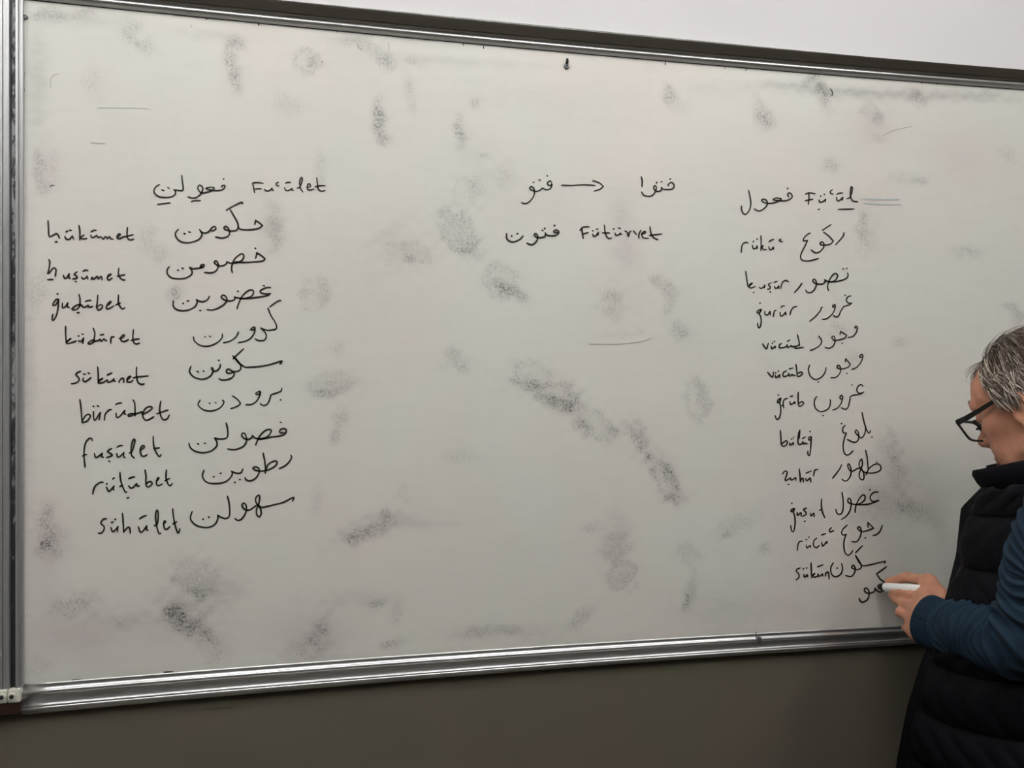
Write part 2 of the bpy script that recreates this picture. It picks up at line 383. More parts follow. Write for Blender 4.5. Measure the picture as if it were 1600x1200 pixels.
def board_surface():
    # thin grid of the enamel face, with the old ink it carries kept per vertex
    h = 0.005
    xs = np.arange(BX0 - 0.004, BX1 + 0.004, h); zs = np.arange(1.085, 2.27, h)
    X, Z = np.meshgrid(xs, zs, indexing='ij')
    d = np.stack([X - CAM[0], np.zeros_like(X) - CAM[1], Z - CAM[2]], -1)
    W = d @ CF
    PX = 800 + F_PX * (d @ CR) / W; PY = 600 - F_PX * d[..., 2] / W
    def ell(px, py, rx, ry, a):
        a = math.radians(a); dx, dy = PX - px, PY - py
        u = dx * math.cos(a) + dy * math.sin(a); v = -dx * math.sin(a) + dy * math.cos(a)
        return np.sqrt((u / rx) ** 2 + (v / ry) ** 2)
    S = np.zeros_like(X); H = np.zeros_like(X); K = np.zeros_like(X)
    wob = sum(np.sin(X * f1 + a1) * np.sin(Z * f2 + a2) for f1, f2, a1, a2 in
              [(rng.uniform(60, 240), rng.uniform(60, 240), rng.uniform(0, 6), rng.uniform(0, 6)) for _ in range(8)]) * 0.06
    for px, py, rx, ry, a, s, ring in SM:
        e = ell(px, py, rx * 1.15, ry * 1.15, a) + wob
        if ring: S += 0.50 * s * np.exp(-((e - 0.85) / 0.20) ** 2) + 0.16 * s * np.exp(-(e / 0.9) ** 4)
        else: S += 0.72 * s * np.exp(-(np.maximum(e, 0) / 0.92) ** 3)
    for px, py, rx, ry, a, s, ring in SM: H += .16 * s * np.exp(-(ell(px + 3, py, rx * 1.5, ry * 1.3, a) + wob * 2).clip(0) ** 2)
    for px, py, rx, ry, a, s in FILM: H += s * np.exp(-(ell(px, py, rx, ry, a) + wob).clip(0) ** 2 * 1.2)
    for px, py, rx, ry, a, s in PINK: K += s * np.exp(-(ell(px, py, rx, ry, a)).clip(0) ** 2 * 1.2)
    # darker towards the bottom, top and left edges
    H += 0.30 * np.exp(-(Z - zbot(X)) / 0.006) + 0.18 * np.exp(-(ztop(X) - Z) / 0.006) + 0.25 * np.exp(-(X - BX0) / 0.004)
    nx, nz = X.shape
    V = np.stack([X.ravel(), np.zeros(X.size), Z.ravel()], 1)
    idx = np.arange(nx * nz).reshape(nx, nz)
    Q = np.stack([idx[:-1, :-1], idx[1:, :-1], idx[1:, 1:], idx[:-1, 1:]], -1).reshape(-1, 4)
    n = len(V)
    # give the sheet its thickness: a back face and rim
    Vb = np.array([[xs[0], 0.0065, zs[0]], [xs[-1], 0.0065, zs[0]], [xs[-1], 0.0065, zs[-1]], [xs[0], 0.0065, zs[-1]]])
    c = [idx[0, 0], idx[-1, 0], idx[-1, -1], idx[0, -1]]
    Qb = np.array([[n + 1, n, n + 3, n + 2], [n, n + 1, c[1], c[0]], [n + 1, n + 2, c[2], c[1]], [n + 2, n + 3, c[3], c[2]], [n + 3, n, c[0], c[3]]])
    me = mesh_np('writing_surface', np.vstack([V, Vb]), np.vstack([Q, Qb]))
    for nm, arr in (('speckle', S), ('film', H), ('pink', K)):
        at = me.attributes.new(nm, 'FLOAT', 'POINT')
        at.data.foreach_set('value', np.concatenate([np.clip(arr.ravel(), 0, 1.3), np.zeros(4)]).astype(np.float32))
    return link('writing_surface', me, M['board'], BOARD)
board_surface()

def sweep(profile, xs, zfun, scale=None):
    """profile = [(out of the wall, height)] carried along x on the line zfun; closed, with ends"""
    v = []; f = []; n = len(profile)
    for i, x in enumerate(xs):
        k = 1.0 if scale is None else scale(x)
        z0 = float(zfun(x))
        for d, z in profile: v.append((x, -d, z0 + z * k))
    for i in range(len(xs) - 1):
        for k in range(n):
            f.append((i * n + k, (i + 1) * n + k, (i + 1) * n + (k + 1) % n, i * n + (k + 1) % n))
    f.append(tuple(range(n))); f.append(tuple((len(xs) - 1) * n + k for k in range(n - 1, -1, -1)))
    return v, f

def arc(cx, cz, r_, a0, a1, n=7):
    return [(cx + r_ * math.cos(math.radians(a0 + (a1 - a0) * i / (n - 1))), cz + r_ * math.sin(math.radians(a0 + (a1 - a0) * i / (n - 1)))) for i in range(n)]

def board_frame():
    xs = list(np.linspace(BX0 - 0.001, BX1 + 0.02, 60))
    # top trim: slim aluminium lip, then the dark overhanging rail
    b = MB(); b.add(*sweep([(-.0065, .0), (.001, -.0005), (.002, .0012), (.0075, .002)] + arc(.0062, .0062, .0042, -70, 80, 6) + [(.004, .0125), (-.0065, .0125)], xs, ztop))
    b.build('top_trim', M['alu'], BOARD, True)
    b = MB(); b.add(*sweep([(-.0065, .0115), (.005, .0115), (.0085, .0135), (.0092, .016), (.0108, .0175), (.0165, .0305), (.0175, .0335), (.0150, .0345), (-.0065, .0345)], xs, ztop))
    b.build('top_rail', M['rail'], BOARD)
    b = MB(); b.add(*sweep([(-.002, -.0016), (.0009, -.0016), (.0009, .0008), (-.002, .0008)], xs, ztop))
    b.build('trim_dark_line', M['trim_line'], BOARD)  # near-black strip along the lower edge of the trim
    # bottom marker tray
    P = [(-.0065, .0025), (.001, .0025), (.0035, .0018), (.0042, .0002), (.0036, -.0012), (.0036, -.0085)]
    P += arc(.0072, -.0118, .0036, 100, -70, 8) + [(.0072, -.0165), (.0076, -.0325)]
    P += arc(.0100, -.0360, .0030, 120, -20, 7) + arc(.0110, -.0404, .0034, 75, -60, 7) + [(.0090, -.0475), (.0050, -.0505), (-.0065, -.0505)]
    P = [(d * .62 if d > 0 else d, z) for d, z in P]        # a shallow tray
    b = MB(); b.add(*sweep(P[::-1], xs, zbot, lambda x: 0.92 - 0.22 * np.clip((x - BX0) / 1.9, 0, 1)))
    b.build('marker_tray', M['alu'], BOARD, True)
    # right upright
    zb, zt = zbot(1.3), ztop(1.38)
    b = MB(); b.box(BX1, BX1 + .02, -.012, .0065, zb - .04, zt + .03, .002); b.build('side_frame', M['alu_upright'], BOARD)
    # left upright: flat strip next to the enamel with a fine step
    xa = [hit(p, 600)[0] for p in (28.0, 32.0, 38.0, 40.0)]
    zb, zt = float(zbot(BX0)) - .001, float(ztop(BX0)) + .03
    b = MB()
    b.box(xa[0], xa[1], -.0095, .0065, zb, zt, .0008); b.box(xa[1], BX0 + .0008, -.0065, .0065, zb, zt, .0008)
    b.build('side_frame', M['alu_upright'], BOARD)
    b = MB(); b.box(hit(19, 600)[0] + .0004, xa[0] - .0005, -.0045, .012, zb + .002, zt, .002); b.build('edge_seal', M['seal'], BOARD)
    # white corner cap with its screw
    def cap(px0, px1, parent):
        x0, x1 = hit(px0, 1080)[0], hit(px1, 1080)[0]
        z0, z1 = hit(20, 1094)[2], hit(20, 1073)[2]
        b = MB(); b.box(x0, x1, -.0125, .0085, z0, z1, .003)
        # boss that rounds off the lower corner
        cx, cz = (hit(9 if px0 < 5 else 24.5, 1083)[0], hit(23, 1083.5)[2])
        b.tube([(cx, -.012, cz), (cx, -.0145, cz)], [.0062, .0056], 24)
        c = b.build('corner_cap', M['plastic'], parent)
        r_ = MB(); r_.tube([(cx, -.0143, cz), (cx, -.0152, cz)], [.0036, .0032], 20); r_.build('screw', M['hole'], c)
        return c
    cap(17.3, 36.5, BOARD)
    # screws on the face
    def screw(px, py, r_):
        p = hit(px, py)
        b = MB(); b.tube([(p[0], .001, p[2]), (p[0], -.0025, p[2]), (p[0], -.0042, p[2])], [r_, r_, r_ * .7], 20)
        o = b.build('screw', M['screw'], BOARD, False)
        q = MB(); q.tube([(p[0], -.0040, p[2]), (p[0], -.0046, p[2])], [r_ * .45, r_ * .4], 12); q.build('screw_recess', M['hole'], o)
    screw(39.5, 27, .0042); screw(885, 104, .0052)
    p = hit(885, 99); b = MB(); b.tube([(p[0], -.001, p[2] - .003), (p[0], -.006, p[2] + .001), (p[0], -.006, p[2] + .006)], [.0025, .003, .0022], 12); b.build('hook', M['hole'], BOARD, True)
    # small clip on the tray
    p = hit(1182, 995); b = MB(); b.box(p[0] - .004, p[0] + .004, -.0125, -.002, p[2] - .009, p[2] + .003, .001)
    b.tube([(p[0] - .002, -.003, p[2] + .001), (p[0] - .0025, -.003, p[2] + .011)], .0008, 8); b.build('tray_clip', M['screw'], BOARD)
    return cap
cap_fn = board_frame()

# the neighbouring board, of which only the right upright shows
NB = empty('whiteboard', (hit(0, 600)[0] - 0.9, 0, zbot(BX0)))
tag(NB, 'neighbouring whiteboard cut off by the left edge, only its aluminium upright showing', 'whiteboard')
def neighbour():
    xr = hit(18.4, 600)[0]; zb, zt = float(zbot(BX0)) - .001, float(ztop(BX0)) + .03
    e = [hit(p, 600)[0] for p in (-7.0, 1.0, 8.0)]
    b = MB(); b.box(e[0], e[1], -.007, .0065, zb, zt, .0008); b.box(e[1] + .0006, e[2], -.0095, .0065, zb, zt, .001)
    b.box(e[2] + .0008, xr, -.0095, .0065, zb, zt, .001)
    b.build('side_frame', M['alu_upright'], NB)
    b = MB(); b.box(xr - 1.5, e[0], 0, .0065, zb - .01, zt); b.build('writing_surface', M['board'], NB)
    xs = list(np.linspace(xr - 1.5, e[0], 6))
    b = MB(); b.box(xr - 1.5, e[0], -.026, .0085, zt - .002, zt + .022, .002); b.build('top_rail', M['rail'], NB)
    b = MB(); b.box(xr - 1.5, hit(-7.5, 1100)[0], -.014, .0065, zb - .045, zb, .003); b.build('marker_tray', M['alu'], NB)
    cap_fn(-6, 16.6, NB)
neighbour()
def batten():
    x1 = hit(36.3, 1100)[0]; b = MB(); b.box(hit(-6, 1100)[0], x1, -.010, WT, hit(20, 1112.5)[2], hit(20, 1094.3)[2], .0015)
    tag(b.build('wooden_batten', M['wood']), 'dark brown wooden batten on the wall below the white corner caps', 'batten')
batten()
def plate():
    a, c = hit(322, 1086, WT), hit(361, 1105, WT)
    b = MB(); b.box(a[0], c[0], WT - .0012, WT, c[2], a[2] + .006, .0004)
    o = b.build('wall_plate', mat('painted_plate', srgb(86, 81, 68), 0.7))
    tag(o, 'small rectangular plate painted over, on the dark wall under the marker tray', 'wall plate')
plate()

# ------------------------------------------------------------------ handwriting
def strokes(data, ox, oy, k=8.0):
    """'x,y x,y | x,y' in eighths of a pixel from (ox, oy); a repeated point is a sharp turn"""
    out = []
    for part in data.split('|'):
        pts = [tuple(map(float, q.split(','))) for q in part.split()]
        if not pts: continue
        cur = [pts[0]]
        for a in pts[1:]:
            if a == cur[-1]:
                if len(cur) > 1: out.append(cur)
                cur = [a]
            else: cur.append(a)
        out.append(cur)
    return [np.array([(ox + x / k, oy + y / k) for x, y in s]) for s in out]

def spline(P, n=7):
    if len(P) < 3: 
        return np.array([P[0] + (P[-1] - P[0]) * t for t in np.linspace(0, 1, 5)])
    E = np.vstack([2 * P[0] - P[1], P, 2 * P[-1] - P[-2]]); out = []
    for i in range(1, len(E) - 2):
        p0, p1, p2, p3 = E[i - 1:i + 3]
        for t in np.linspace(0, 1, n, endpoint=False):
            out.append(0.5 * (2 * p1 + (p2 - p0) * t + (2 * p0 - 5 * p1 + 4 * p2 - p3) * t * t + (3 * p1 - p0 - 3 * p2 + p3) * t ** 3))
    out.append(E[-2]); return np.array(out)

def word(name, data, ox, oy, w=2.7, material='ink', label=None, k=8.0):
    V = []; F = []; lift = -0.0006
    def put(poly):
        n = len(V); V.extend(poly); F.append(tuple(range(n, n + len(poly))))
    for s in strokes(data, ox, oy, k):
        if len(s) == 1 or (len(s) == 2 and np.linalg.norm(s[0] - s[1]) < 0.3):
            c = s[0]; r_ = w * 0.62
            put([hit(c[0] + r_ * math.cos(a), c[1] - r_ * math.sin(a) * .9, lift) for a in np.linspace(0, 2 * math.pi, 12, endpoint=False)]); continue
        c = spline(s)
        t = np.gradient(c, axis=0); t /= np.linalg.norm(t, axis=1)[:, None] + 1e-9
        nrm = np.stack([-t[:, 1], t[:, 0]], 1)
        ln = np.r_[0, np.cumsum(np.linalg.norm(np.diff(c, axis=0), axis=1))]
        ww = w * (1 + 0.10 * np.sin(ln / 6.0 + ox * 1.7 + len(V))) / 2
        ww *= 0.80 + 0.20 * np.clip(np.minimum(ln, ln[-1] - ln) / 3.0, 0, 1)
        n0 = len(V)
        for i in range(len(c)):
            V.append(hit(*(c[i] + nrm[i] * ww[i]), lift)); V.append(hit(*(c[i] - nrm[i] * ww[i]), lift))
        for i in range(len(c) - 1):
            F.append((n0 + 2 * i, n0 + 2 * i + 1, n0 + 2 * i + 3, n0 + 2 * i + 2))
        for e in (0, -1):
            put([hit(c[e][0] + ww[e] * math.cos(a), c[e][1] - ww[e] * math.sin(a), lift) for a in np.linspace(0, 2 * math.pi, 10, endpoint=False)])
    me = mesh_from(name, V, F)
    o = link(name, me, M[material], BOARD)
    if label: o['label'] = label
    return o
def mark(name, data, ox, oy, w=2.7, material='ink', k=8.0):
    for part in data.split('|'): word(name, part, ox, oy, w, material, k=k)
LAT, ARA = 'latin_word', 'arabic_word'
# left column, Latin
word(LAT, '120,120 125,200 132,300 150,316 190,296 225,282 248,300 262,335|212,384 235,380|332,316 345,345 375,354 400,340 425,308 425,308 430,328 440,345|345,258 365,250|390,238 412,240|508,178 518,260 518,362|522,332 570,298|530,320 545,345 605,342|658,258 690,238 720,238|655,300 668,330 700,322 730,300 730,300 748,328 775,318|790,325 808,352 808,352 840,318 865,343 865,343 890,318 908,345 932,348|985,330 1010,308 1025,290 1005,285 985,310 990,338 1030,338 1060,322 1110,312 1185,294|1112,205 1108,280 1115,335 1145,358 1192,350', 60, 330)
word(LAT, '132,606 142,640 132,720 115,780 115,780 140,765 185,712 210,715 220,740 210,810|115,856 180,852|312,800 328,840 355,830 385,782 385,782 380,825 395,840|485,757 455,780 452,795 480,815 478,835 430,848|462,876 476,884|540,825 560,848 590,835 608,810 608,810 620,848|558,750 585,736 620,740|660,850 672,825 672,825 690,850 735,815 750,845 785,815 798,858|868,822 900,800 905,785 875,800 862,835 880,860 920,838|1005,712 1000,780 1020,830 1050,855 1080,858|985,812 1030,805 1078,794', 60, 330)
word(LAT, '238,154|255,225 225,222 190,265 182,295 215,290 250,235 252,228 252,228 245,330 225,420 190,480 172,470 180,410|300,270 302,325 340,310 368,265 368,265 362,310 385,325|508,158 520,220 520,290 516,310|520,285 470,300 425,335 430,350 480,345 520,300 545,295 560,322 600,310 620,298 635,318 678,312|485,390 508,385|585,250 620,236 655,234|742,170 735,270 728,320 755,355 795,325 800,300 770,290 735,320|875,295 905,258 895,250 860,290 850,330 870,342 920,318 940,300|1000,168 1000,260 1020,310 1050,340 1082,328|970,290 1000,275 1025,268', 60, 440)
word(LAT, '340,560 340,660 348,765|350,755 410,708 375,735 352,762 380,772 470,742|500,735 520,750 545,735 565,705 565,705 552,770|503,680|545,655 562,660|685,582 705,640 700,700 690,755|695,725 655,740 620,770 650,778 700,748 750,735 770,720 785,745 820,715 838,737 855,735|775,668 815,658|945,690 915,695 905,720 905,768|1010,708 1050,700 1075,678 1065,665 1035,690 1035,735 1075,748 1125,725|1188,602 1180,690 1190,755 1220,778 1262,768|1158,735 1210,722 1258,716', 60, 440)
word(LAT, '205,160 165,180 150,205 185,245 185,280 140,308 92,316|240,245 240,275 262,290 300,270 338,238|245,198 268,195|300,180 320,190|420,105 428,200 430,300|440,272 485,250 445,275 430,306 490,300 540,270 550,298 590,285 625,255 625,255 620,275 640,285|540,205 594,184|690,300 688,285 688,285 720,250 745,255 748,300|785,275 835,225 800,240 790,290 830,295 862,272|908,110 905,190 912,260 930,305 970,325 1002,318|862,242 940,230 1052,218', 100, 560)
word(LAT, '198,515 210,600 225,780 235,800 290,780 330,725 310,700 270,715 225,785|368,665 372,750 390,770 430,710 455,675 455,675 440,765|368,600|415,590 435,602|590,638 555,650 515,700 505,772|650,685 660,735 700,720 760,650 760,650 755,690 775,700|645,575 680,560 720,556|862,518 885,570 888,715|880,690 830,690 800,710 820,724 870,700 940,680 970,665 970,665 985,695 1050,665 1100,625 1080,602 1020,625 985,700 1000,755 1040,772 1122,730|1210,535 1195,640 1215,730 1245,765 1290,755 1315,708|1160,692 1220,670 1300,645', 100, 560)
word(LAT, '275,145 265,122 235,120 195,165 175,240 170,340 178,430 184,478|150,342 175,328 202,320|300,310 315,358 350,345 400,305 400,305 392,345 410,355|515,245 475,270 470,290 515,315 515,335 450,360|478,400 495,412|580,310 590,348 620,345 670,295 670,295 665,345 685,358|585,228 615,212 650,208|735,300 770,285 805,160 795,130 775,160 758,250 765,330 800,365|885,262 925,225 910,208 885,225 872,275 890,335 925,342 962,322|1035,95 1040,200 1065,280 1100,338 1118,342 1135,320|1042,248 1080,242 1112,238', 110, 670)
word(LAT, '410,668 370,670 315,710 290,760 280,815|450,730 480,782 520,745 545,715 545,715 535,750 545,765|455,688|528,628 548,612|620,545 625,620 645,700 685,788 705,788|618,722 650,705|708,868 730,860|728,712 750,738 780,735 828,685 828,685 835,712 860,716|730,622 765,608 800,602|932,515 945,590 945,700 975,725 1020,690 1005,660 970,668 950,690|1080,655 1105,615 1090,620 1075,670 1085,705 1110,708 1148,690|1200,515 1195,610 1215,680 1245,712 1275,685|1180,650 1215,632 1240,622', 110, 670)
word(LAT, '290,725 255,728 225,765 225,790 260,820 258,865 225,905 190,905|345,835 368,885 400,865 435,820 435,820 428,865 435,885|352,770 372,765|395,735 405,728|490,655 500,760 505,895|505,890 555,835 580,840 590,905|690,825 712,888 745,880 795,812 795,812 790,855 812,868|705,725 745,698 790,684|890,810 925,790 938,690 930,620 910,640 905,720 920,820 945,905 970,905|1000,790 1030,765 1015,750 1005,790 1020,850 1050,852 1080,825|1118,600 1128,700 1150,810 1180,898 1200,885 1208,850|1120,790 1145,775 1168,762', 130, 720)
word(LAT, '280,300 290,340 302,410|278,290 310,282 350,282 410,292|312,362 385,358|425,368 450,385 490,380 520,350 520,350 522,373 540,380|600,278 575,290 575,310 608,325|678,345 692,378 730,380 770,355 770,355 770,373 788,380|688,290 715,278 750,280|835,350 870,335 898,250 892,220 875,235 865,290 880,360 905,400|965,345 1000,330 990,300 970,305 960,350 985,375 1045,362|1078,222 1090,310 1100,365 1140,390 1182,380|1060,335 1110,322 1185,320', 360, 250, 2.3)
# left column, Arabic script
word(ARA, '1035,238|1010,340 1020,320 1050,320 1045,350 1000,378 930,382 870,375 815,358 850,342 915,345 900,375 860,395 770,412 740,400 712,350 735,315 770,340 770,380 740,435 690,470 640,475 590,460|630,520 670,508 745,508|512,190 520,270 530,350 520,380 480,382 415,372 415,372 435,400 420,440 370,462 300,468 220,455 170,410 168,370 195,330 232,308|262,372 290,382|335,342 355,355|210,555 280,545 365,535', 220, 250, 2.5)
word(ARA, '1068,628 1150,580 1255,530 1275,545|1118,622 1170,710 1215,800 1210,860 1180,882 1110,885 1060,870 1040,850 1060,830 1090,850 1110,900 1090,950 1020,975 935,962|1425,805 1435,755 1435,755 1480,785 1522,820 1522,820 1470,855 1360,872 1260,868 1225,850 1214,820|870,875 905,885 938,860 925,832 890,845 850,895 800,912 760,900 735,870 735,870 765,925 740,980 680,1015 580,1035 490,1015 440,960 435,910 470,865|540,918 555,925|598,898 622,904', 220, 250)
word(ARA, '1272,224|1275,350 1290,295 1290,282 1340,310 1395,355 1395,355 1360,382 1240,395 1150,400 1070,398 1020,395|985,528 975,480 985,420 1020,350 1085,298 1120,300 1125,340 1090,385 1030,405 960,408 915,390 915,390 905,420 850,445 800,435 760,405 775,380 800,400 808,450 780,505 720,530 635,525|582,470 620,458 632,430 600,428 585,450 608,450 590,465 540,475 490,478 450,460 450,460 480,510 470,555 400,595 310,606 220,590 172,540 170,490 195,455|298,496 312,500|355,472 370,474', 240, 360)
word(ARA, '1368,690 1388,694|1462,712 1410,715 1345,745 1335,770 1370,790 1420,795 1462,790 1462,790 1420,815 1300,835 1180,850 1100,850 1030,840 1010,830|1042,980 1065,910 1110,820 1180,755 1235,748 1250,780 1220,825 1150,848 1080,850|1015,830 1010,865 960,882 890,870 845,835 870,808 905,830 915,875 880,925 800,975 730,995 670,990|1055,762|700,822 670,870 610,892 560,880 535,865 535,865 545,895 520,950 450,990 360,1005 280,985 245,940 248,880|370,912|420,882 438,880|582,1002', 240, 360)
word(ARA, '1210,158 1280,105 1335,75 1352,80|1190,172 1225,260 1280,350 1298,410 1280,435 1200,448 1150,440 1100,418 1100,418 1150,470 1170,520 1150,565 1100,580 1055,570 1030,555|972,440 1000,445 1025,430 1020,408 990,420 972,440|1028,415 1025,460 990,530 920,580 820,602|822,470 790,530 720,580 632,605|620,495 615,540 570,590 490,635 410,648 330,630 270,580 258,530|400,526 406,532|460,522 470,528', 270, 460, 2.4)
word(ARA, '755,805 800,760 885,680|752,770 800,820 845,880 848,930 810,960 750,962 700,935 672,950 680,980 720,985 755,970 768,1000 740,1040 680,1065 620,1070 578,1055|770,790 830,860 905,912 905,912 1050,905 1200,880 1365,830 1365,830 1355,855 1338,870|595,875 585,920 545,955 510,955 485,930 490,915 505,930 498,945|575,825|510,955 470,1020 400,1055 340,1058 260,1030 212,975 215,930 228,900|305,962 318,968|380,956 392,960', 270, 460)
word(ARA, '1280,450 1278,480 1250,500 1190,520 1145,535 1145,535 1135,580 1110,640 1065,668 1030,660 1015,642|1268,598|1000,490 960,515 965,530 990,530 1015,510 1000,490 1012,505 1000,560 960,620 900,655 835,658|668,548 720,585 768,640 768,640 730,675 645,708|540,602 558,620 545,660 490,710 390,738 300,720 240,670 240,640 262,602|380,642|450,633 462,634', 280, 550, 2.5)
word(ARA, '1262,156 1276,162|1310,285 1270,290 1255,270 1280,240 1325,240 1338,270 1320,305 1260,328 1140,345 1020,368 950,355 915,322|955,445 975,390 1010,325 1080,260 1135,250 1150,275 1110,330 1050,360 980,368|915,322 905,350 870,370 820,365 785,330 790,298 820,300 838,350 840,400 800,460 720,495 660,500 605,490|588,168 605,240 608,320 590,355 540,368 480,365 442,355 442,355 472,410 465,460 400,515 300,538 200,520 140,475 122,420|228,424 244,432|312,420 328,420', 280, 640)
word(ARA, '1395,568 1405,600 1370,660 1310,710 1250,735|1050,545 1070,650 1078,740 1074,795|1085,755 1110,690 1170,648 1215,645 1220,680 1180,720 1120,750 1060,765 1000,768 950,755 925,735 945,718 990,730 1000,780 970,840 920,880 870,890 835,875 825,850|795,742 775,785 735,798 690,788 655,770 655,770 665,800 640,850 570,905 450,925 350,910 300,860 292,810 310,760|428,842 438,836|510,798 522,794|695,910|754,876 762,872', 280, 640)
word(ARA, '1415,665 1435,625 1410,625 1300,680 1200,705 1100,730 1030,742 985,715 955,660 965,610 1000,592 1005,640 990,710 965,780 975,840 1005,858 1025,820 1015,760 985,712 940,735 890,770 840,775 800,750 785,715 805,690 835,715 840,780 810,850 770,895 730,905 695,880|602,602 622,680 632,800 620,860 580,882 520,865 482,838 482,838 482,890 450,950 390,985 310,992 210,965 150,905 142,860 162,795|298,890|370,864', 280, 700)
# middle
word(ARA, '600,198|655,280 635,262 605,285 610,310 640,320 658,300 655,330 635,360 590,372 540,350 540,350 520,370 470,392 430,385 385,360 395,335 425,345 440,380 435,440 400,500 350,540 310,545 280,532|422,278 434,278|498,245 515,255', 780, 250, 2.4)
word('arrow', '780,315 900,318 1050,310 1200,318|1170,258 1250,285 1302,330 1302,330 1260,365 1185,390', 780, 250, 2.3)
word(ARA, '975,210 988,260 985,335|1338,238|1165,288 1172,275|1230,272|1320,325 1310,310 1350,280 1380,300 1385,340 1350,365 1290,368 1245,362 1230,340 1230,340 1225,380 1190,392 1155,385 1130,350 1145,320 1165,345 1150,400 1110,445 1060,455 1010,440 980,400', 880, 250, 2.4)
word(ARA, '92,920 95,980 130,1015 190,1022 260,990 298,950|155,950|228,922|692,818|738,905 690,905 685,885 715,875 742,890 740,920 700,945 630,948 590,935 575,910|580,920 570,955 520,970 470,968 440,935 455,920 480,945 475,1000 440,1045 400,1060 345,1040|535,876 548,884|570,856', 780, 250, 2.8)
word(LAT, '235,860 240,920 250,980|210,880 240,845 285,835 325,835|245,925 315,905|370,925 380,955 410,945 438,905 438,905 436,940|370,885|415,862 432,860|515,812 522,890 540,950 570,980 605,975|492,910 530,910 580,912|648,915 660,940 690,935 715,915 715,915 718,928 730,928|630,862|690,848 715,856|770,885 800,905 815,955 825,915 845,888|878,885 915,930|970,880 950,920 945,975|975,925 1025,910 1020,892 990,910 985,950 1010,975 1065,978|1085,832 1098,920 1130,970 1185,996|1078,945 1110,938 1235,925', 880, 250, 2.4)
# right column
word(ARA, '725,195|740,300 725,270 750,250 780,280 775,315 720,345 650,350 600,345 545,335 580,315 645,325 620,350 550,375 480,382 430,370 400,345 420,330 460,345 472,390 440,440 380,475 340,470 310,450|238,220 255,300 265,390 245,470 200,518 165,500 148,450 150,415', 1140, 270, 2.4)
word(LAT, '985,250 993,300 985,395|950,265 1000,250 1070,262|945,348 1040,330|1120,340 1130,368 1165,360 1200,330 1200,330 1195,360|1138,292|1185,270|1105,460 1125,455|1285,212 1258,235 1270,260 1295,265|1338,305 1345,345 1375,345 1415,305 1415,305 1410,340|1340,270 1370,255 1410,252|1465,325 1510,300 1535,200 1522,175 1512,210 1512,290 1540,350 1600,362|1358,458 1450,455 1555,453', 1140, 270, 2.3)
word(LAT, '230,875 190,872 155,910 145,995|285,905 295,945 325,945 345,910 345,910 348,945|298,858|345,828|392,788 395,880 392,970|400,932 425,905 405,930 430,960 460,958|490,925 505,962 530,955 545,930 548,955|492,862 520,842 550,832|640,828 622,842 640,858 658,860', 1140, 270, 2.3)
word(ARA, '1005,752 960,780 925,825 925,850 975,845 975,845 945,910 900,1000 888,1060 920,1095 1000,1100 1110,1070|1175,740 1240,790 1298,855 1298,855 1260,890 1190,905 1145,900 1130,880 1155,865 1180,890 1170,940 1120,990 1070,998 1020,965|1160,718 1268,648|1430,748 1420,790 1380,840 1325,900', 1140, 270, 2.3)
word(LAT, '122,672 135,770 150,865|155,865 205,818 170,838 170,870 190,880 240,860|222,935|290,870 310,885 340,870 362,840 362,840 355,880|440,815 405,835 425,860 425,885 395,895|430,930|480,858 495,885 520,875 535,855 535,885|480,808 515,795|655,800 625,785 590,800 570,840 560,885', 1150, 340, 2.2)
word(ARA, '825,820 790,870 728,940|1340,640|1378,634 1390,636|1395,690 1400,730 1370,765 1300,790 1200,805 1140,795|1158,912 1145,870 1160,800 1195,735 1235,700 1268,715 1260,760 1220,795 1150,800 1110,775 1110,775 1112,805 1080,830 1020,830 980,815 960,790 975,770 1000,790 1005,840 980,900 940,935 890,932 872,905', 1150, 340, 2.4)
word(LAT, '300,268|310,345 275,365 265,385 290,395 320,350 290,395 310,440 315,510 300,570 280,572 268,520|362,370 365,410 395,415 425,370 425,370 430,415|500,362 480,370 465,440|550,385 560,430 590,420 620,380 620,380 625,415|560,325 580,305 605,305|760,310 720,320 690,360 675,415', 1150, 440, 2.3)
word(ARA, '1365,172|1438,178 1400,190 1380,225 1390,255 1410,268 1450,268 1450,268 1420,290 1345,310 1345,310 1310,370 1280,430 1245,440 1215,420|1240,285 1210,300 1215,320 1240,310 1230,285 1240,310 1230,360 1190,420 1130,465 1078,470|1080,318 1060,332 1070,325 1050,370 990,440 920,498', 1150, 440, 2.1)
word(LAT, '332,778 380,838 405,770|440,810 450,840 490,810 490,830|455,770|480,748|570,775 545,790 545,825 590,825 630,810 640,790 650,825 690,800 700,815 735,805|640,748 675,728|768,665 785,730 795,800|790,790 745,815 740,835 790,828 842,820', 1150, 440, 2.3)
word(ARA, '1035,682 1068,730 1060,780 1000,830 928,860|1328,772|1300,660 1308,622 1308,622 1385,670 1385,670 1350,710 1240,735 1205,715 1200,690 1225,685 1238,730 1225,790 1180,828 1140,830 1112,818|1500,580 1485,575 1500,555 1518,580 1500,640 1460,685 1400,698', 1150, 440, 2.1)
word(LAT, '158,655 215,715 228,650|250,690 262,722 305,685 305,720|255,662|290,640|390,635 350,660 355,705 410,690 420,665 430,700 460,680 470,692 500,690|425,612 470,600|510,555 520,640 528,700 560,700 590,670 570,650 530,670', 1180, 500, 2.3)
word(ARA, '680,565 665,620 690,700 750,742 820,720 870,660 888,595|788,775|1125,525 1132,482 1132,482 1190,555 1190,555 1160,590 1080,612 1030,600 1025,575 1045,565 1068,600 1060,660 1010,715 945,720|1145,668|1330,460 1310,468 1310,445 1335,430 1345,460 1320,530 1270,590 1208,618', 1180, 500, 2.1)
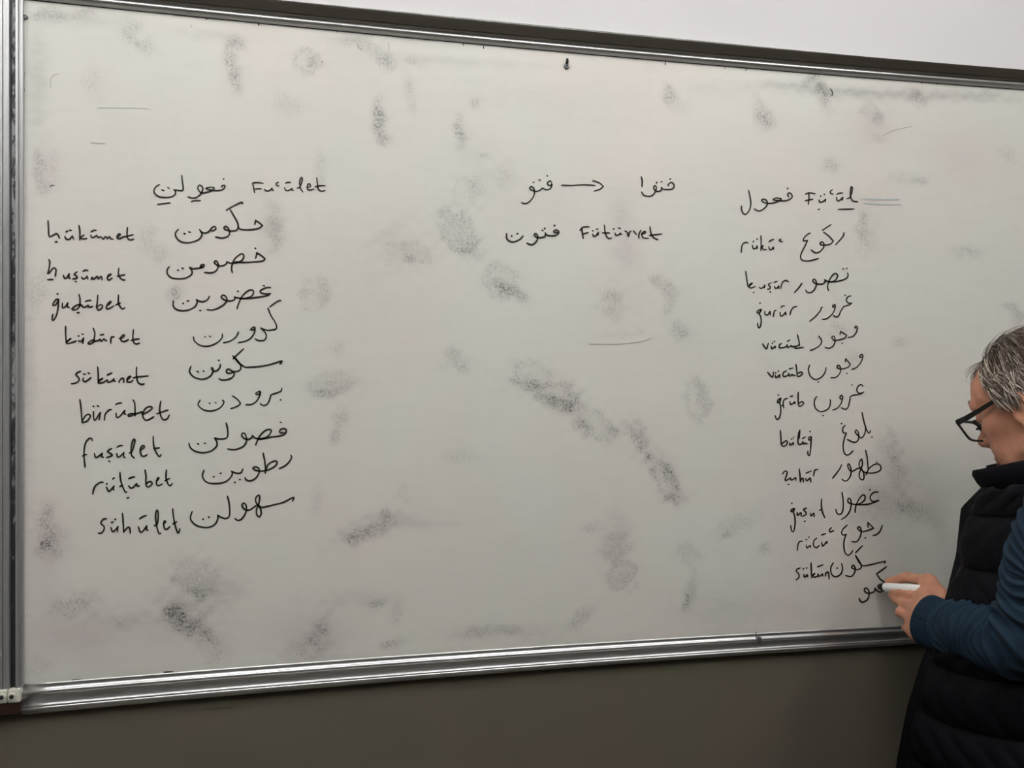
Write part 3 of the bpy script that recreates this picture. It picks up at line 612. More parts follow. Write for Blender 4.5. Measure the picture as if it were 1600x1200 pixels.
word(LAT, '210,218|240,255 205,280 200,310 225,305 240,260 225,305 238,360 238,440 220,505 190,520 168,475|240,350 268,345 265,320|278,380 270,310 290,270 325,260|355,300 362,335 390,325 412,305 418,325|362,235 388,228|458,182 458,270 465,350 500,350 525,320 505,300 470,320', 1190, 590, 2.4)
word(ARA, '690,235 660,290 668,370 720,420 780,418 840,380 860,320 858,275|768,475|1000,268 980,260 985,230 1005,225 1012,260 990,330 940,385 890,405|1130,92|1268,108 1245,88 1210,105 1190,150 1205,185 1240,195 1280,178 1280,178 1230,205 1150,220 1110,235 1110,235 1100,300 1080,370 1045,395 1000,375', 1190, 590, 2.1)
word(LAT, '235,660 242,760 250,840 290,855 322,815 305,790 250,830|352,815 358,845 395,815 395,840|372,770 380,768|398,742 400,750|480,655 462,700 455,800 470,835 510,820 515,800 525,830 550,815 555,830 575,825|478,660 470,760|510,760 545,745|620,735 590,750 590,780 615,770 620,740 618,800 612,900 600,970 580,960 578,920|605,675', 1190, 590, 2.4)
word(ARA, '998,575|1045,595 1015,635 1020,685 1062,695 1062,695 1035,760 1020,850 1030,930 1060,965 1095,960 1145,915|1255,435 1275,530 1300,620 1335,690 1355,680 1360,660|1300,600 1295,680 1270,735 1240,752 1195,715 1170,680 1185,655 1210,690 1215,750 1190,800 1140,805 1070,770|1380,745', 1190, 590, 2.2)
word(LAT, '180,645 210,610 240,620 232,660 215,715 230,725 270,700|255,775|280,690 290,720 330,700 345,690 350,722|390,580 400,660 405,745|405,740 425,700 440,705 442,745|470,700 485,730 520,700 530,705 535,745|475,635 540,608|620,588 585,600 570,670', 1200, 660, 2.4)
word(ARA, '920,530 890,590 808,698|925,705 950,730 990,725 1030,670 1040,600 1020,530 1000,520 1000,560 1030,605 1070,605 1120,575 1165,575 1140,545 1145,490 1172,460 1180,520 1165,580 1140,640 1150,700 1185,718 1200,690 1195,630 1170,585 1190,610 1230,630 1320,632 1395,605 1412,560 1380,520 1320,530 1260,580 1225,655|1220,348 1240,440 1252,580|1358,498', 1200, 660, 2.3)
word(LAT, '218,212|250,275 215,290 210,315 240,310 250,280 235,312 255,380 258,480 240,560 215,555 205,490|285,325 290,360 330,330 335,370|400,270 365,290 390,320 395,350 350,375|380,435|450,340 460,370 490,335 498,378|590,158 588,240 600,320 630,392|565,300 592,282', 1210, 760, 2.4)
word(ARA, '845,75 860,180 858,280 840,335 810,350 780,330 768,285|1195,42|1300,70 1250,72 1205,110 1200,160 1240,188 1305,175 1305,175 1200,215 1100,230 1000,225 940,210|1010,325 1015,260 1050,170 1100,110 1130,115 1130,160 1090,205 1030,225|960,215 920,195 925,150 950,160 960,220 945,300 900,370 838,412', 1210, 760, 2.3)
word(LAT, '350,685 315,690 295,730 288,800|400,735 408,770 445,740 450,765|400,665|430,635|530,645 495,680 490,740 525,765 560,740|590,700 605,745 655,690 655,715|590,608 640,590|715,515 688,545 700,570 742,552', 1210, 760, 2.3)
word(ARA, '910,485 860,530 840,580 860,608 900,600 900,600 875,660 868,750 885,830 920,858 955,840 978,805|1170,515 1168,450 1168,450 1240,520 1240,520 1180,545 1100,565 1050,540 1040,515 1065,505 1085,550 1075,620 1040,680 1000,695 968,685|1135,640|1350,488 1320,560 1270,605 1232,612', 1210, 760, 2.3)
word(LAT, '320,1020 285,1035 275,1060 305,1095 305,1140 270,1170|368,1100 378,1135 410,1105 415,1130|362,1030|402,1020|458,955 462,1050 468,1145|470,1115 510,1085 485,1110 500,1135 540,1120 545,1095 560,1125 600,1095 605,1120|540,1005 605,980|640,1120 640,1090 670,1070 680,1110 685,1160', 1210, 760, 2.4)
word(ARA, '735,955 705,1020 715,1095 765,1130 830,1095 852,1030 840,965|785,1022|1015,830 1100,742|1012,862 1050,920 1085,985 1080,1020 1040,1040 990,1030 965,1010 985,985 1010,1020 1000,1080 960,1125 890,1115|1014,866 1050,930 1082,980|1085,985 1150,990 1300,955 1388,935 1388,935 1375,962', 1210, 760, 2.4)
word(ARA, '1195,615 1320,525|1205,625 1245,680 1300,725 1312,780 1250,840 1200,820 1175,795|1180,790 1165,835 1115,855 1070,850 1045,820 1060,790 1090,810 1105,860 1085,930 1030,965 995,955 980,920', 1220, 820, 2.6)
# stray ticks and old lines the eraser left
mark('stray_mark', '390,115 402,135 400,158', 1200, 110, 2.0, k=4)
mark('stray_mark', '192,368 205,358 218,360', 30, 200, 1.6, k=4)
mark('stray_mark', '705,145 712,175 705,205', 430, 30, 1.2, 'ink_faint', k=4)
mark('stray_mark', '293,267', 430, 30, 1.6, k=4)
mark('stray_mark', '1070,155 1080,172|445,892 500,895 538,896', 30, 0, 1.3, 'ink_faint', k=4)
mark('stray_mark', '250,462 215,470 195,500 200,550', 30, 0, 1.2, 'ink_faint', k=4)
mark('stray_mark', '718,408 780,378 830,365 900,350', 1200, 110, 1.5, 'ink_faint', k=4)
mark('stray_mark', '515,150 520,175 545,190', 430, 30, 2.2, 'ink_faint', k=4)
mark('stray_mark', '560,590 700,592 800,586 900,572 950,550', 780, 390, 1.0, 'ink_faint', k=4)
mark('old_blue_line', '490,673 650,673 800,677', 30, 0, 1.2, 'ink_blue', k=4)
mark('old_blue_line', '580,803 700,806 820,806|600,830 720,836 830,840', 1200, 110, 2.0, 'ink_blue', k=4)
mark('stray_mark', '1168,118 1172,121|1495,148 1498,160', 30, 0, 2.0, k=4)
mark('stray_mark', '386,76 390,80|1176,152 1177,164|1302,168 1303,184', 430, 30, 1.6, k=4)
mark('stray_mark', '838,108 838,128|1345,150 1344,162|1208,144 1210,148', 830, 70, 1.6, k=4)
mark('stray_mark', '958,70 960,82|1055,76 1057,86|515,40 517,42', 1200, 110, 2.0, k=4)
mark('stray_mark', '30,450 28,520 32,570', 30, 0, 2.2, k=4)
mark('stray_mark', '905,1082 960,1080', 30, 780, 2.4, k=4)
mark('stray_mark', '1250,1000|330,1130 385,1128', 30, 780, 1.4, 'ink', k=4)

# ------------------------------------------------------------------ bodies from distance fields
def smin(a, b, k):
    h = np.clip(0.5 + 0.5 * (b - a) / k, 0, 1)
    return b + (a - b) * h - k * h * (1 - h)

class Field:
    """a smooth union / difference of simple solids, evaluated only near each of them"""
    def __init__(s): s.items = []
    def _add(s, fn, c, R, k, op): s.items.append((fn, np.array(c, float), R, k, op))
    def cone(s, a, b, r1, r2, k=.01, op='+', squash=None):
        a = np.array(a, float); b = np.array(b, float); ab = b - a; L2 = ab @ ab + 1e-12
        def fn(P):
            t = np.clip(((P - a) @ ab) / L2, 0, 1)
            return np.linalg.norm(P - a - t[:, None] * ab, axis=1) - (r1 + (r2 - r1) * t)
        s._add(fn, (a + b) / 2, np.sqrt(L2) / 2 + max(r1, r2), k, op)
    def ell(s, c, r, ax=None, k=.01, op='+'):
        c = np.array(c, float); r = np.array(r, float); A = np.eye(3) if ax is None else np.array(ax)
        def fn(P):
            q = (P - c) @ A.T
            k0 = np.linalg.norm(q / r, axis=1); k1 = np.linalg.norm(q / (r * r), axis=1) + 1e-9
            return k0 * (k0 - 1) / k1
        s._add(fn, c, max(r), k, op)
    def __call__(s, P):
        d = np.full(len(P), 9.0)
        for fn, c, R, k, op in s.items:
            dist = np.linalg.norm(P - c, axis=1)
            if op == '+':
                near = dist < R + 0.10
                # a safe far value where the solid is not near
                far = ~near
                d[far] = np.minimum(d[far], dist[far] - R)
                if near.any(): d[near] = smin(d[near], fn(P[near]), k)
            else:
                near = dist < R + 0.05
                if near.any():
                    e = fn(P[near]); d[near] = -smin(-d[near], e, k)
        return d

def axis_points(lo, hi, coarse, fine):
    """grid line positions, closer together inside the fine ranges"""
    out = [lo]
    while out[-1] < hi:
        x = out[-1]; h = coarse
        for a, b, f in fine:
            if a - 1e-6 <= x < b: h = min(h, f)
        out.append(x + h)
    while (len(out) % 8) != 0: out.append(out[-1] + coarse)
    return np.array(out)

def surface_nets(field, X, Y, Z, smooth=1):
    nx, ny, nz = len(X), len(Y), len(Z)
    D = np.empty((nx, ny, nz), np.float32)
    bx, by, bz = nx // 8, ny // 8, nz // 8
    cx = (X[::8][:bx] + X[7::8][:bx]) / 2; cy = (Y[::8][:by] + Y[7::8][:by]) / 2; cz = (Z[::8][:bz] + Z[7::8][:bz]) / 2
    hx = (X[7::8][:bx] - X[::8][:bx]) / 2; hy = (Y[7::8][:by] - Y[::8][:by]) / 2; hz = (Z[7::8][:bz] - Z[::8][:bz]) / 2
    C = np.stack(np.meshgrid(cx, cy, cz, indexing='ij'), -1).reshape(-1, 3)
    Hd = np.sqrt(sum(q ** 2 for q in np.meshgrid(hx, hy, hz, indexing='ij'))).reshape(-1)
    dc = np.concatenate([field(C[i:i + 200000]) for i in range(0, len(C), 200000)])
    big = np.where(dc > 0, 9, -9).astype(np.float32).reshape(bx, by, bz)
    D[:] = np.repeat(np.repeat(np.repeat(big, 8, 0), 8, 1), 8, 2)
    keep = np.nonzero(np.abs(dc) < Hd * 1.35 + 0.012)[0]
    oi, oj, ok = np.meshgrid(range(8), range(8), range(8), indexing='ij')
    for s0 in range(0, len(keep), 600):
        kk = keep[s0:s0 + 600]
        bi, bj, bk = np.unravel_index(kk, (bx, by, bz))
        I = (bi[:, None] * 8 + oi.ravel()).ravel(); J = (bj[:, None] * 8 + oj.ravel()).ravel(); K = (bk[:, None] * 8 + ok.ravel()).ravel()
        D[I, J, K] = field(np.stack([X[I], Y[J], Z[K]], 1))
    ins = D < 0
    cnt = np.zeros((nx - 1, ny - 1, nz - 1), np.int8)
    for a in (0, 1):
        for b in (0, 1):
            for c in (0, 1):
                cnt += ins[a:nx - 1 + a, b:ny - 1 + b, c:nz - 1 + c]
    mixed = (cnt > 0) & (cnt < 8)
    I, J, K = np.nonzero(mixed)
    vid = np.full(mixed.shape, -1, np.int32); vid[I, J, K] = np.arange(len(I))
    acc = np.zeros((len(I), 3)); n = np.zeros(len(I))
    G = [X, Y, Z]
    corner = [(a, b, c) for a in (0, 1) for b in (0, 1) for c in (0, 1)]
    val = {q: D[I + q[0], J + q[1], K + q[2]].astype(float) for q in corner}
    pos = {q: np.stack([X[I + q[0]], Y[J + q[1]], Z[K + q[2]]], 1) for q in corner}
    for q in corner:
        for ax in range(3):
            if q[ax]: continue
            p = list(q); p[ax] = 1; p = tuple(p)
            v0, v1 = np.clip(val[q], -.03, .03), np.clip(val[p], -.03, .03); m = (v0 < 0) != (v1 < 0)
            t = np.where(m, v0 / np.where(m, v0 - v1, 1), 0)
            acc[m] += (pos[q] + t[:, None] * (pos[p] - pos[q]))[m]; n[m] += 1
    V = acc / n[:, None]
    quads = []
    for ax in range(3):
        sl0 = [slice(1, -1)] * 3; sl1 = [slice(1, -1)] * 3
        sl0[ax] = slice(0, -1); sl1[ax] = slice(1, None)
        a, b = ins[tuple(sl0)], ins[tuple(sl1)]
        E = np.nonzero(a != b)
        idx = [E[0] + (0 if ax == 0 else 1), E[1] + (0 if ax == 1 else 1), E[2] + (0 if ax == 2 else 1)]
        o = [q for q in range(3) if q != ax]
        def cell(da, db):
            k = [c.copy() for c in idx]; k[o[0]] -= da; k[o[1]] -= db
            return vid[k[0], k[1], k[2]]
        q = np.stack([cell(1, 1), cell(0, 1), cell(0, 0), cell(1, 0)], 1)
        flip = a[E] if ax != 1 else ~a[E]
        q = np.where(flip[:, None], q, q[:, ::-1])
        quads.append(q)
    Q = np.vstack(quads); Q = Q[(Q >= 0).all(1)]
    for _ in range(smooth):
        S = np.zeros_like(V); c = np.zeros(len(V))
        for i in range(4):
            for j in ((i + 1) % 4, (i + 3) % 4):
                np.add.at(S, Q[:, i], V[Q[:, j]]); np.add.at(c, Q[:, i], 1)
        c = np.maximum(c, 1)
        V = V * 0.5 + 0.5 * S / c[:, None]
    return V, Q

# ------------------------------------------------------------------ the man: where he stands and how he holds himself
AZ = math.radians(-35.0)
TF = np.array([math.sin(AZ), math.cos(AZ), 0.0]); TR = np.array([math.cos(AZ), -math.sin(AZ), 0.0]); UP = np.array([0, 0, 1.0])
O2 = np.array([1.185, -0.345, 0.0])
def T(r_, f_, z_): return O2 + r_ * TR + f_ * TF + z_ * UP
HAZ, HPI = math.radians(-8.0), math.radians(23.0)
HR = np.array([math.cos(HAZ), -math.sin(HAZ), 0.0])
_hf = np.array([math.sin(HAZ), math.cos(HAZ), 0.0])
HF = _hf * math.cos(HPI) - UP * math.sin(HPI); HU = _hf * math.sin(HPI) + UP * math.cos(HPI)
HC = np.array([1.140, -0.262, 1.551])
HA = np.array([HR, HF, HU])
def Hd(x, y, z): return HC + x * HR + y * HF + z * HU

SHL, SHR = T(-.196, .024, 1.398), T(.184, -.012, 1.400)
ELL = hit(1606, 998, -.395)
WRL = hit(1457, 971, -.172)
ELR = T(.245, -.05, 1.14); WRR = T(.245, .05, .90)
PERSON = empty('person', (O2[0], O2[1], 0))
tag(PERSON, 'grey-haired man in black glasses, dark quilted vest and navy sweater writing on the whiteboard', 'person')

M['skin'] = mat('skin', srgb(180, 128, 104), 0.5, spec=0.25, noise=(55, 0.10, (1, 1, 1)), bump=(420, 0.18, 0.0012, (1, 1, 1)))
M['skin'].node_tree.nodes['Principled BSDF'].inputs['Subsurface Weight'].default_value = 0.12
M['skin'].node_tree.nodes['Principled BSDF'].inputs['Subsurface Radius'].default_value = (0.012, 0.005, 0.003)
M['eye'] = mat('eye_white', (0.75, 0.73, 0.70), 0.2)
M['iris'] = mat('iris', (0.05, 0.03, 0.02), 0.2)
M['nail'] = mat('fingernail', srgb(214, 160, 140), 0.3)
M['glasses'] = mat('black_acetate', (0.003, 0.0035, 0.003), 0.4, spec=0.2)
M['marker'] = mat('marker_white', srgb(240, 240, 238), 0.35)
M['marker_black'] = mat('marker_black', (0.004, 0.0045, 0.004), 0.5, spec=0.2)
M['trousers'] = mat('trouser_cloth', srgb(42, 42, 48), 0.9, noise=(200, 0.12, (1, 1, 1)))
M['shoe'] = mat('shoe_leather', (0.015, 0.013, 0.012), 0.4)
def lens_mat():
    m = bpy.data.materials.new('spectacle_lens'); m.use_nodes = True
    b = m.node_tree.nodes['Principled BSDF']
    b.inputs['Base Color'].default_value = (1, 1, 1, 1); b.inputs['Roughness'].default_value = 0.0
    b.inputs['Transmission Weight'].default_value = 1.0; b.inputs['IOR'].default_value = 1.02
    return m
M['lens'] = lens_mat()

# the left hand around the pen (points given where they are seen, at their distance from the board)
PEN0 = hit(1370.5, 916.5, -.004); PEN1 = hit(1447, 921.5, -.130)
def hand_left(B):
    J = {}
    J['w'] = WRL
    J['t1'] = hit(1474, 938, -.150); J['t2'] = hit(1452, 909, -.112); J['t3'] = hit(1418, 902, -.066); J['t4'] = hit(1389, 908.5, -.030)
    J['i0'] = hit(1446, 936, -.143); J['i1'] = hit(1424, 931, -.104); J['i2'] = hit(1407, 928, -.076); J['i3'] = hit(1396, 925, -.052)
    J['m0'] = hit(1438, 953, -.147); J['m1'] = hit(1414, 944, -.098); J['m2'] = hit(1402, 938, -.070); J['m3'] = hit(1394, 930, -.046)
    J['r0'] = hit(1433, 971, -.146); J['r1'] = hit(1408, 957, -.096); J['r2'] = hit(1412, 955, -.070); J['r3'] = hit(1424, 950, -.062)
    J['p0'] = hit(1432, 988, -.148); J['p1'] = hit(1417, 981, -.106); J['p2'] = hit(1419, 975, -.086); J['p3'] = hit(1426, 968, -.074)
    # palm: metacarpals fanned from the wrist, filled on the palm side
    inn = np.array([0.006, 0.020, 0.0])
    for q, r_ in (('i0', .0135), ('m0', .0135), ('r0', .013), ('p0', .0125)):
        B.cone(J['w'] * .75 + J[q] * .25, J[q], .020, r_, .016)
        B.cone((J['w'] * .6 + J[q] * .4) + inn, J[q] + inn * .8, .015, .011, .016)
    B.cone(J['w'], J['t1'], .022, .016, .016); B.cone(J['t1'], J['t2'], .0165, .0125, .012)
    B.cone(J['t1'] * .5 + J['w'] * .5 + inn, J['t2'] * .6 + J['i0'] * .4 + inn * .5, .015, .011, .014)
    B.cone(J['t2'], J['i0'], .0095, .0105, .014)          # the web the pen lies in
    B.cone(J['t2'], J['t3'], .0118, .0098, .007); B.cone(J['t3'], J['t4'], .0100, .0078, .005)
    B.cone(J['i0'], J['i1'], .0112, .0096, .007); B.cone(J['i1'], J['i2'], .0094, .0086, .005); B.cone(J['i2'], J['i3'], .0086, .0074, .004)
    B.cone(J['m0'], J['m1'], .0115, .0098, .007); B.cone(J['m1'], J['m2'], .0094, .0086, .005); B.cone(J['m2'], J['m3'], .0085, .0074, .004)
    B.cone(J['r0'], J['r1'], .0112, .0098, .006); B.cone(J['r1'], J['r2'], .0092, .0084, .004); B.cone(J['r2'], J['r3'], .0083, .0074, .004)
    B.cone(J['p0'], J['p1'], .0102, .0086, .006); B.cone(J['p1'], J['p2'], .0080, .0074, .004); B.cone(J['p2'], J['p3'], .0073, .0066, .004)
    # heel of the hand
    B.cone(J['p0'], hit(1438, 995, -.165), .0115, .0125, .014)
    return J

def hand_right(B):
    dn = np.array([0, 0, -1.0])
    w = WRR; f = TF
    for i, (o, L, r_) in enumerate(((.030, .082, .0085), (.010, .092, .009), (-.010, .085, .0085), (-.028, .066, .0075))):
        k0 = w + dn * .085 + f * o * 1.0 + TR * .004
        B.cone(w + dn * .01 + f * o * .5, k0, .017, .0125, .014)
        k1 = k0 + dn * L * .45 - TR * .008; k2 = k1 + dn * L * .3 - TR * .014; k3 = k2 + dn * L * .2 - TR * .014
        B.cone(k0, k1, r_ * 1.15, r_, .006); B.cone(k1, k2, r_, r_ * .9, .004); B.cone(k2, k3, r_ * .9, r_ * .8, .004)
    t0 = w + dn * .02 + f * .022; t1 = w + dn * .055 + f * .045 - TR * .012; t2 = t1 + dn * .035 + f * .006 - TR * .006; t3 = t2 + dn * .026 - f * .004
    B.cone(t0, t1, .018, .013, .014); B.cone(t1, t2, .011, .0098, .006); B.cone(t2, t3, .0098, .0078, .005)

def head(B):
    c = lambda a, b, r1, r2, k=.012, op='+': B.cone(Hd(*a), Hd(*b), r1, r2, k, op)
    e = lambda p, r_, k=.012, op='+', A=HA: B.ell(Hd(*p), r_, A, k, op)
    e((0, -.010, .042), (.0745, .0985, .090))
    e((0, .040, .055), (.062, .056, .060), .02)
    e((0, .036, -.028), (.058, .058, .080), .02)
    e((0, .042, -.068), (.049, .044, .042), .02)
    e((0, .083, -.090), (.020, .016, .016), .014)                     # chin
    c((-.052, .010, -.060), (-.020, .072, -.090), .016, .014, .02); c((.052, .010, -.060), (.020, .072, -.090), .016, .014, .02)   # jaw line
    c((-.046, .076, .042), (-.010, .090, .040), .011, .012, .012); c((.046, .076, .042), (.010, .090, .040), .011, .012, .012)     # brows
    for s in (-1, 1):
        e((s * .033, .100, .021), (.019, .017, .013), .010, '-')      # eye sockets
        e((s * .032, .079, .021), (.0155, .014, .0125), .004)         # lids over the eyeballs
        e((s * .045, .052, -.004), (.024, .024, .022), .016)          # cheek bones
        e((s * .034, .060, -.040), (.022, .020, .026), .016)
        e((s * .0135, .105, -.018), (.0085, .0105, .0078), .006)      # nostril wings
        e((s * .0075, .113, -.0255), (.0032, .005, .003), .003, '-')
    c((0, .088, .030), (0, .116, -.006), .0085, .0105, .010); e((0, .119, -.012), (.0128, .0128, .0115), .006)
    c((0, .110, -.022), (0, .102, -.036), .006, .007, .008)
    for s in (-1, 1):
        c((0, .1045, -.047), (s * .022, .094, -.051), .0062, .0035, .005)
        c((0, .1035, -.0585), (s * .020, .094, -.055), .0070, .0040, .005)
        c((0, .1140, -.0530), (s * .024, .102, -.0535), .0030, .0020, .002, '-')
        # ear: plate, hollow, rim, lobe
        xo = s * .0765; yo = -.024
        P = lambda x, y, z: (xo + s * x, yo + y, z - .006)
        e(P(.003, 0, .002), (.0060, .0180, .0280), .005)
        e(P(.0125, .002, .002), (.0085, .0105, .0190), .003, '-')
        c(P(.004, .016, .012), P(.010, .006, .030), .0036, .0040, .002); c(P(.010, .006, .030), P(.013, -.010, .029), .0040, .0042, .002)
        c(P(.013, -.010, .029), P(.014, -.019, .012), .0042, .0040, .002); c(P(.014, -.019, .012), P(.010, -.014, -.012), .0040, .0038, .002)
        c(P(.009, -.008, .016), P(.009, -.009, -.008), .0030, .0032, .002)
        c(P(.010, -.014, -.012), P(.006, -.003, -.024), .0038, .0055, .003); e(P(.005, .000, -.027), (.0050, .0078, .0095), .003)
        e(P(.003, .014, -.003), (.005, .0035, .0065), .003)
    # neck
    B.cone(Hd(0, -.028, -.035), T(0, -.015, 1.44), .054, .060, .02)
    B.cone(Hd(0, .025, -.075), T(0, .045, 1.43), .034, .046, .02)

def build_body():
    B = Field()
    head(B)
    # trunk
    for z, a, b, f_ in ((1.36, .155, .095, .0), (1.22, .15, .105, .02), (1.08, .15, .110, .035), (.96, .155, .108, .02)):
        B.ell(T(0, f_, z), (a, b, .13), np.array([TR, TF, UP]), .05)
    B.cone(SHL + UP * .012, SHR + UP * .012, .040, .040, .05)
    # left arm and hand
    B.cone(SHL, ELL, .044, .036, .03); B.cone(ELL, WRL, .038, .0265, .02)
    J = hand_left(B)
    B.cone(SHR, ELR, .044, .037, .03); B.cone(ELR, WRR, .038, .026, .02)
    hand_right(B)
    for s in (-1, 1):
        hp = T(s * .09, .01, .90); kn = T(s * .105, .045, .49); an = T(s * .11, .0, .085)
        B.cone(hp, kn, .078, .052, .04); B.cone(kn, an, .050, .033, .02); B.cone(an - UP * .03, T(s * .115, .11, .035), .026, .016, .02)
    hb = [(J['t4'] + J['p3']) / 2]
    hx = [(hit(1380, 950, -.03)[0] - .07, 1.09)]; 
    X = axis_points(.84, 1.56, .0065, [(.985, 1.085, .0018), (1.03, 1.25, .0030)])
    Y = axis_points(-.62, .02, .0065, [(-.215, .0, .0018), (-.40, -.12, .0030)])
    Z = axis_points(.0, 1.72, .0065, [(1.10, 1.245, .0018), (1.40, 1.70, .0028)])
    V, Q = surface_nets(B, X, Y, Z)
    me = mesh_np('body', V, Q)
    return link('body', me, M['skin'], PERSON, True), J
BODY, HJ = build_body()

from mathutils.bvhtree import BVHTree
BVH = BVHTree.FromPolygons([v.co[:] for v in BODY.data.vertices], [p.vertices[:] for p in BODY.data.polygons])
def face_y(x, z):
    h_ = BVH.ray_cast(Vector(Hd(x, .20, z)), Vector(-HF))
    return .20 - h_[3] if h_[0] is not None else .09
def face_details():
    for s in (-1, 1):
        c = Hd(s * .032, .0815, .0205)
        me = bpy.data.meshes.new('eye'); bm = bmesh.new()
        bmesh.ops.create_uvsphere(bm, u_segments=20, v_segments=14, radius=.0118)
        for v in bm.verts: v.co = Vector(c) + v.co
        bm.to_mesh(me); bm.free(); e = link('eye', me, M['eye'], PERSON, True)
        b = MB(); d = HF * .97 - HU * .25; d /= np.linalg.norm(d)
        b.tube([c + d * .0108, c + d * .0122], [.0052, .0040], 16); b.build('iris', M['iris'], e)
        # brow hairs
        b = MB(); rr = random.Random(3 + s)
        for i in range(70):
            t = rr.random(); x = s * (.012 + .038 * t); z = .046 + .006 * math.sin(t * 2.6) + rr.uniform(-.003, .003); y = face_y(x, z) + .0022
            p = Hd(x, y - .003, z); q = Hd(x + s * .007, face_y(x + s * .007, z) + rr.uniform(.0012, .0035), z + rr.uniform(-.001, .003))
            b.tube([p, (p + q) / 2 + HU * .001, q], [.0006, .0005, .0002], 4)
        b.build('eyebrow', M['brow'], PERSON)
        b = MB()
        for i in range(18):
            t = i / 17.0; x = s * (.022 + .022 * t); p = Hd(x, .0935 - 6.0 * (abs(x) - .03) ** 2, .0215); q = p + HF * .008 + HU * -.003
            b.tube([p, (p + q) / 2 - HU * .001, q], [.0005, .0004, .0002], 4)
        b.build('eyelashes', M['brow'], PERSON)
M['brow'] = mat('brow_hair', srgb(74, 64, 56), 0.6)
face_details()

# ------------------------------------------------------------------ hair
def hair_mat():
    m = bpy.data.materials.new('grey_hair'); m.use_nodes = True
    nt = m.node_tree; b = nt.nodes['Principled BSDF']
    a = nt.nodes.new('ShaderNodeAttribute'); a.attribute_name = 'shade'
    rp = nt.nodes.new('ShaderNodeValToRGB'); e = rp.color_ramp.elements
    e[0].position = 0.0; e[0].color = (*srgb(46, 35, 29), 1); e[1].position = 1.0; e[1].color = (*srgb(220, 206, 192), 1)
    q = rp.color_ramp.elements.new(0.55); q.color = (*srgb(108, 92, 81), 1)
    nt.links.new(a.outputs['Fac'], rp.inputs[0]); nt.links.new(rp.outputs[0], b.inputs['Base Color'])
    b.inputs['Roughness'].default_value = 0.42; b.inputs['Specular IOR Level'].default_value = 0.35
    return m
M['hair'] = hair_mat()

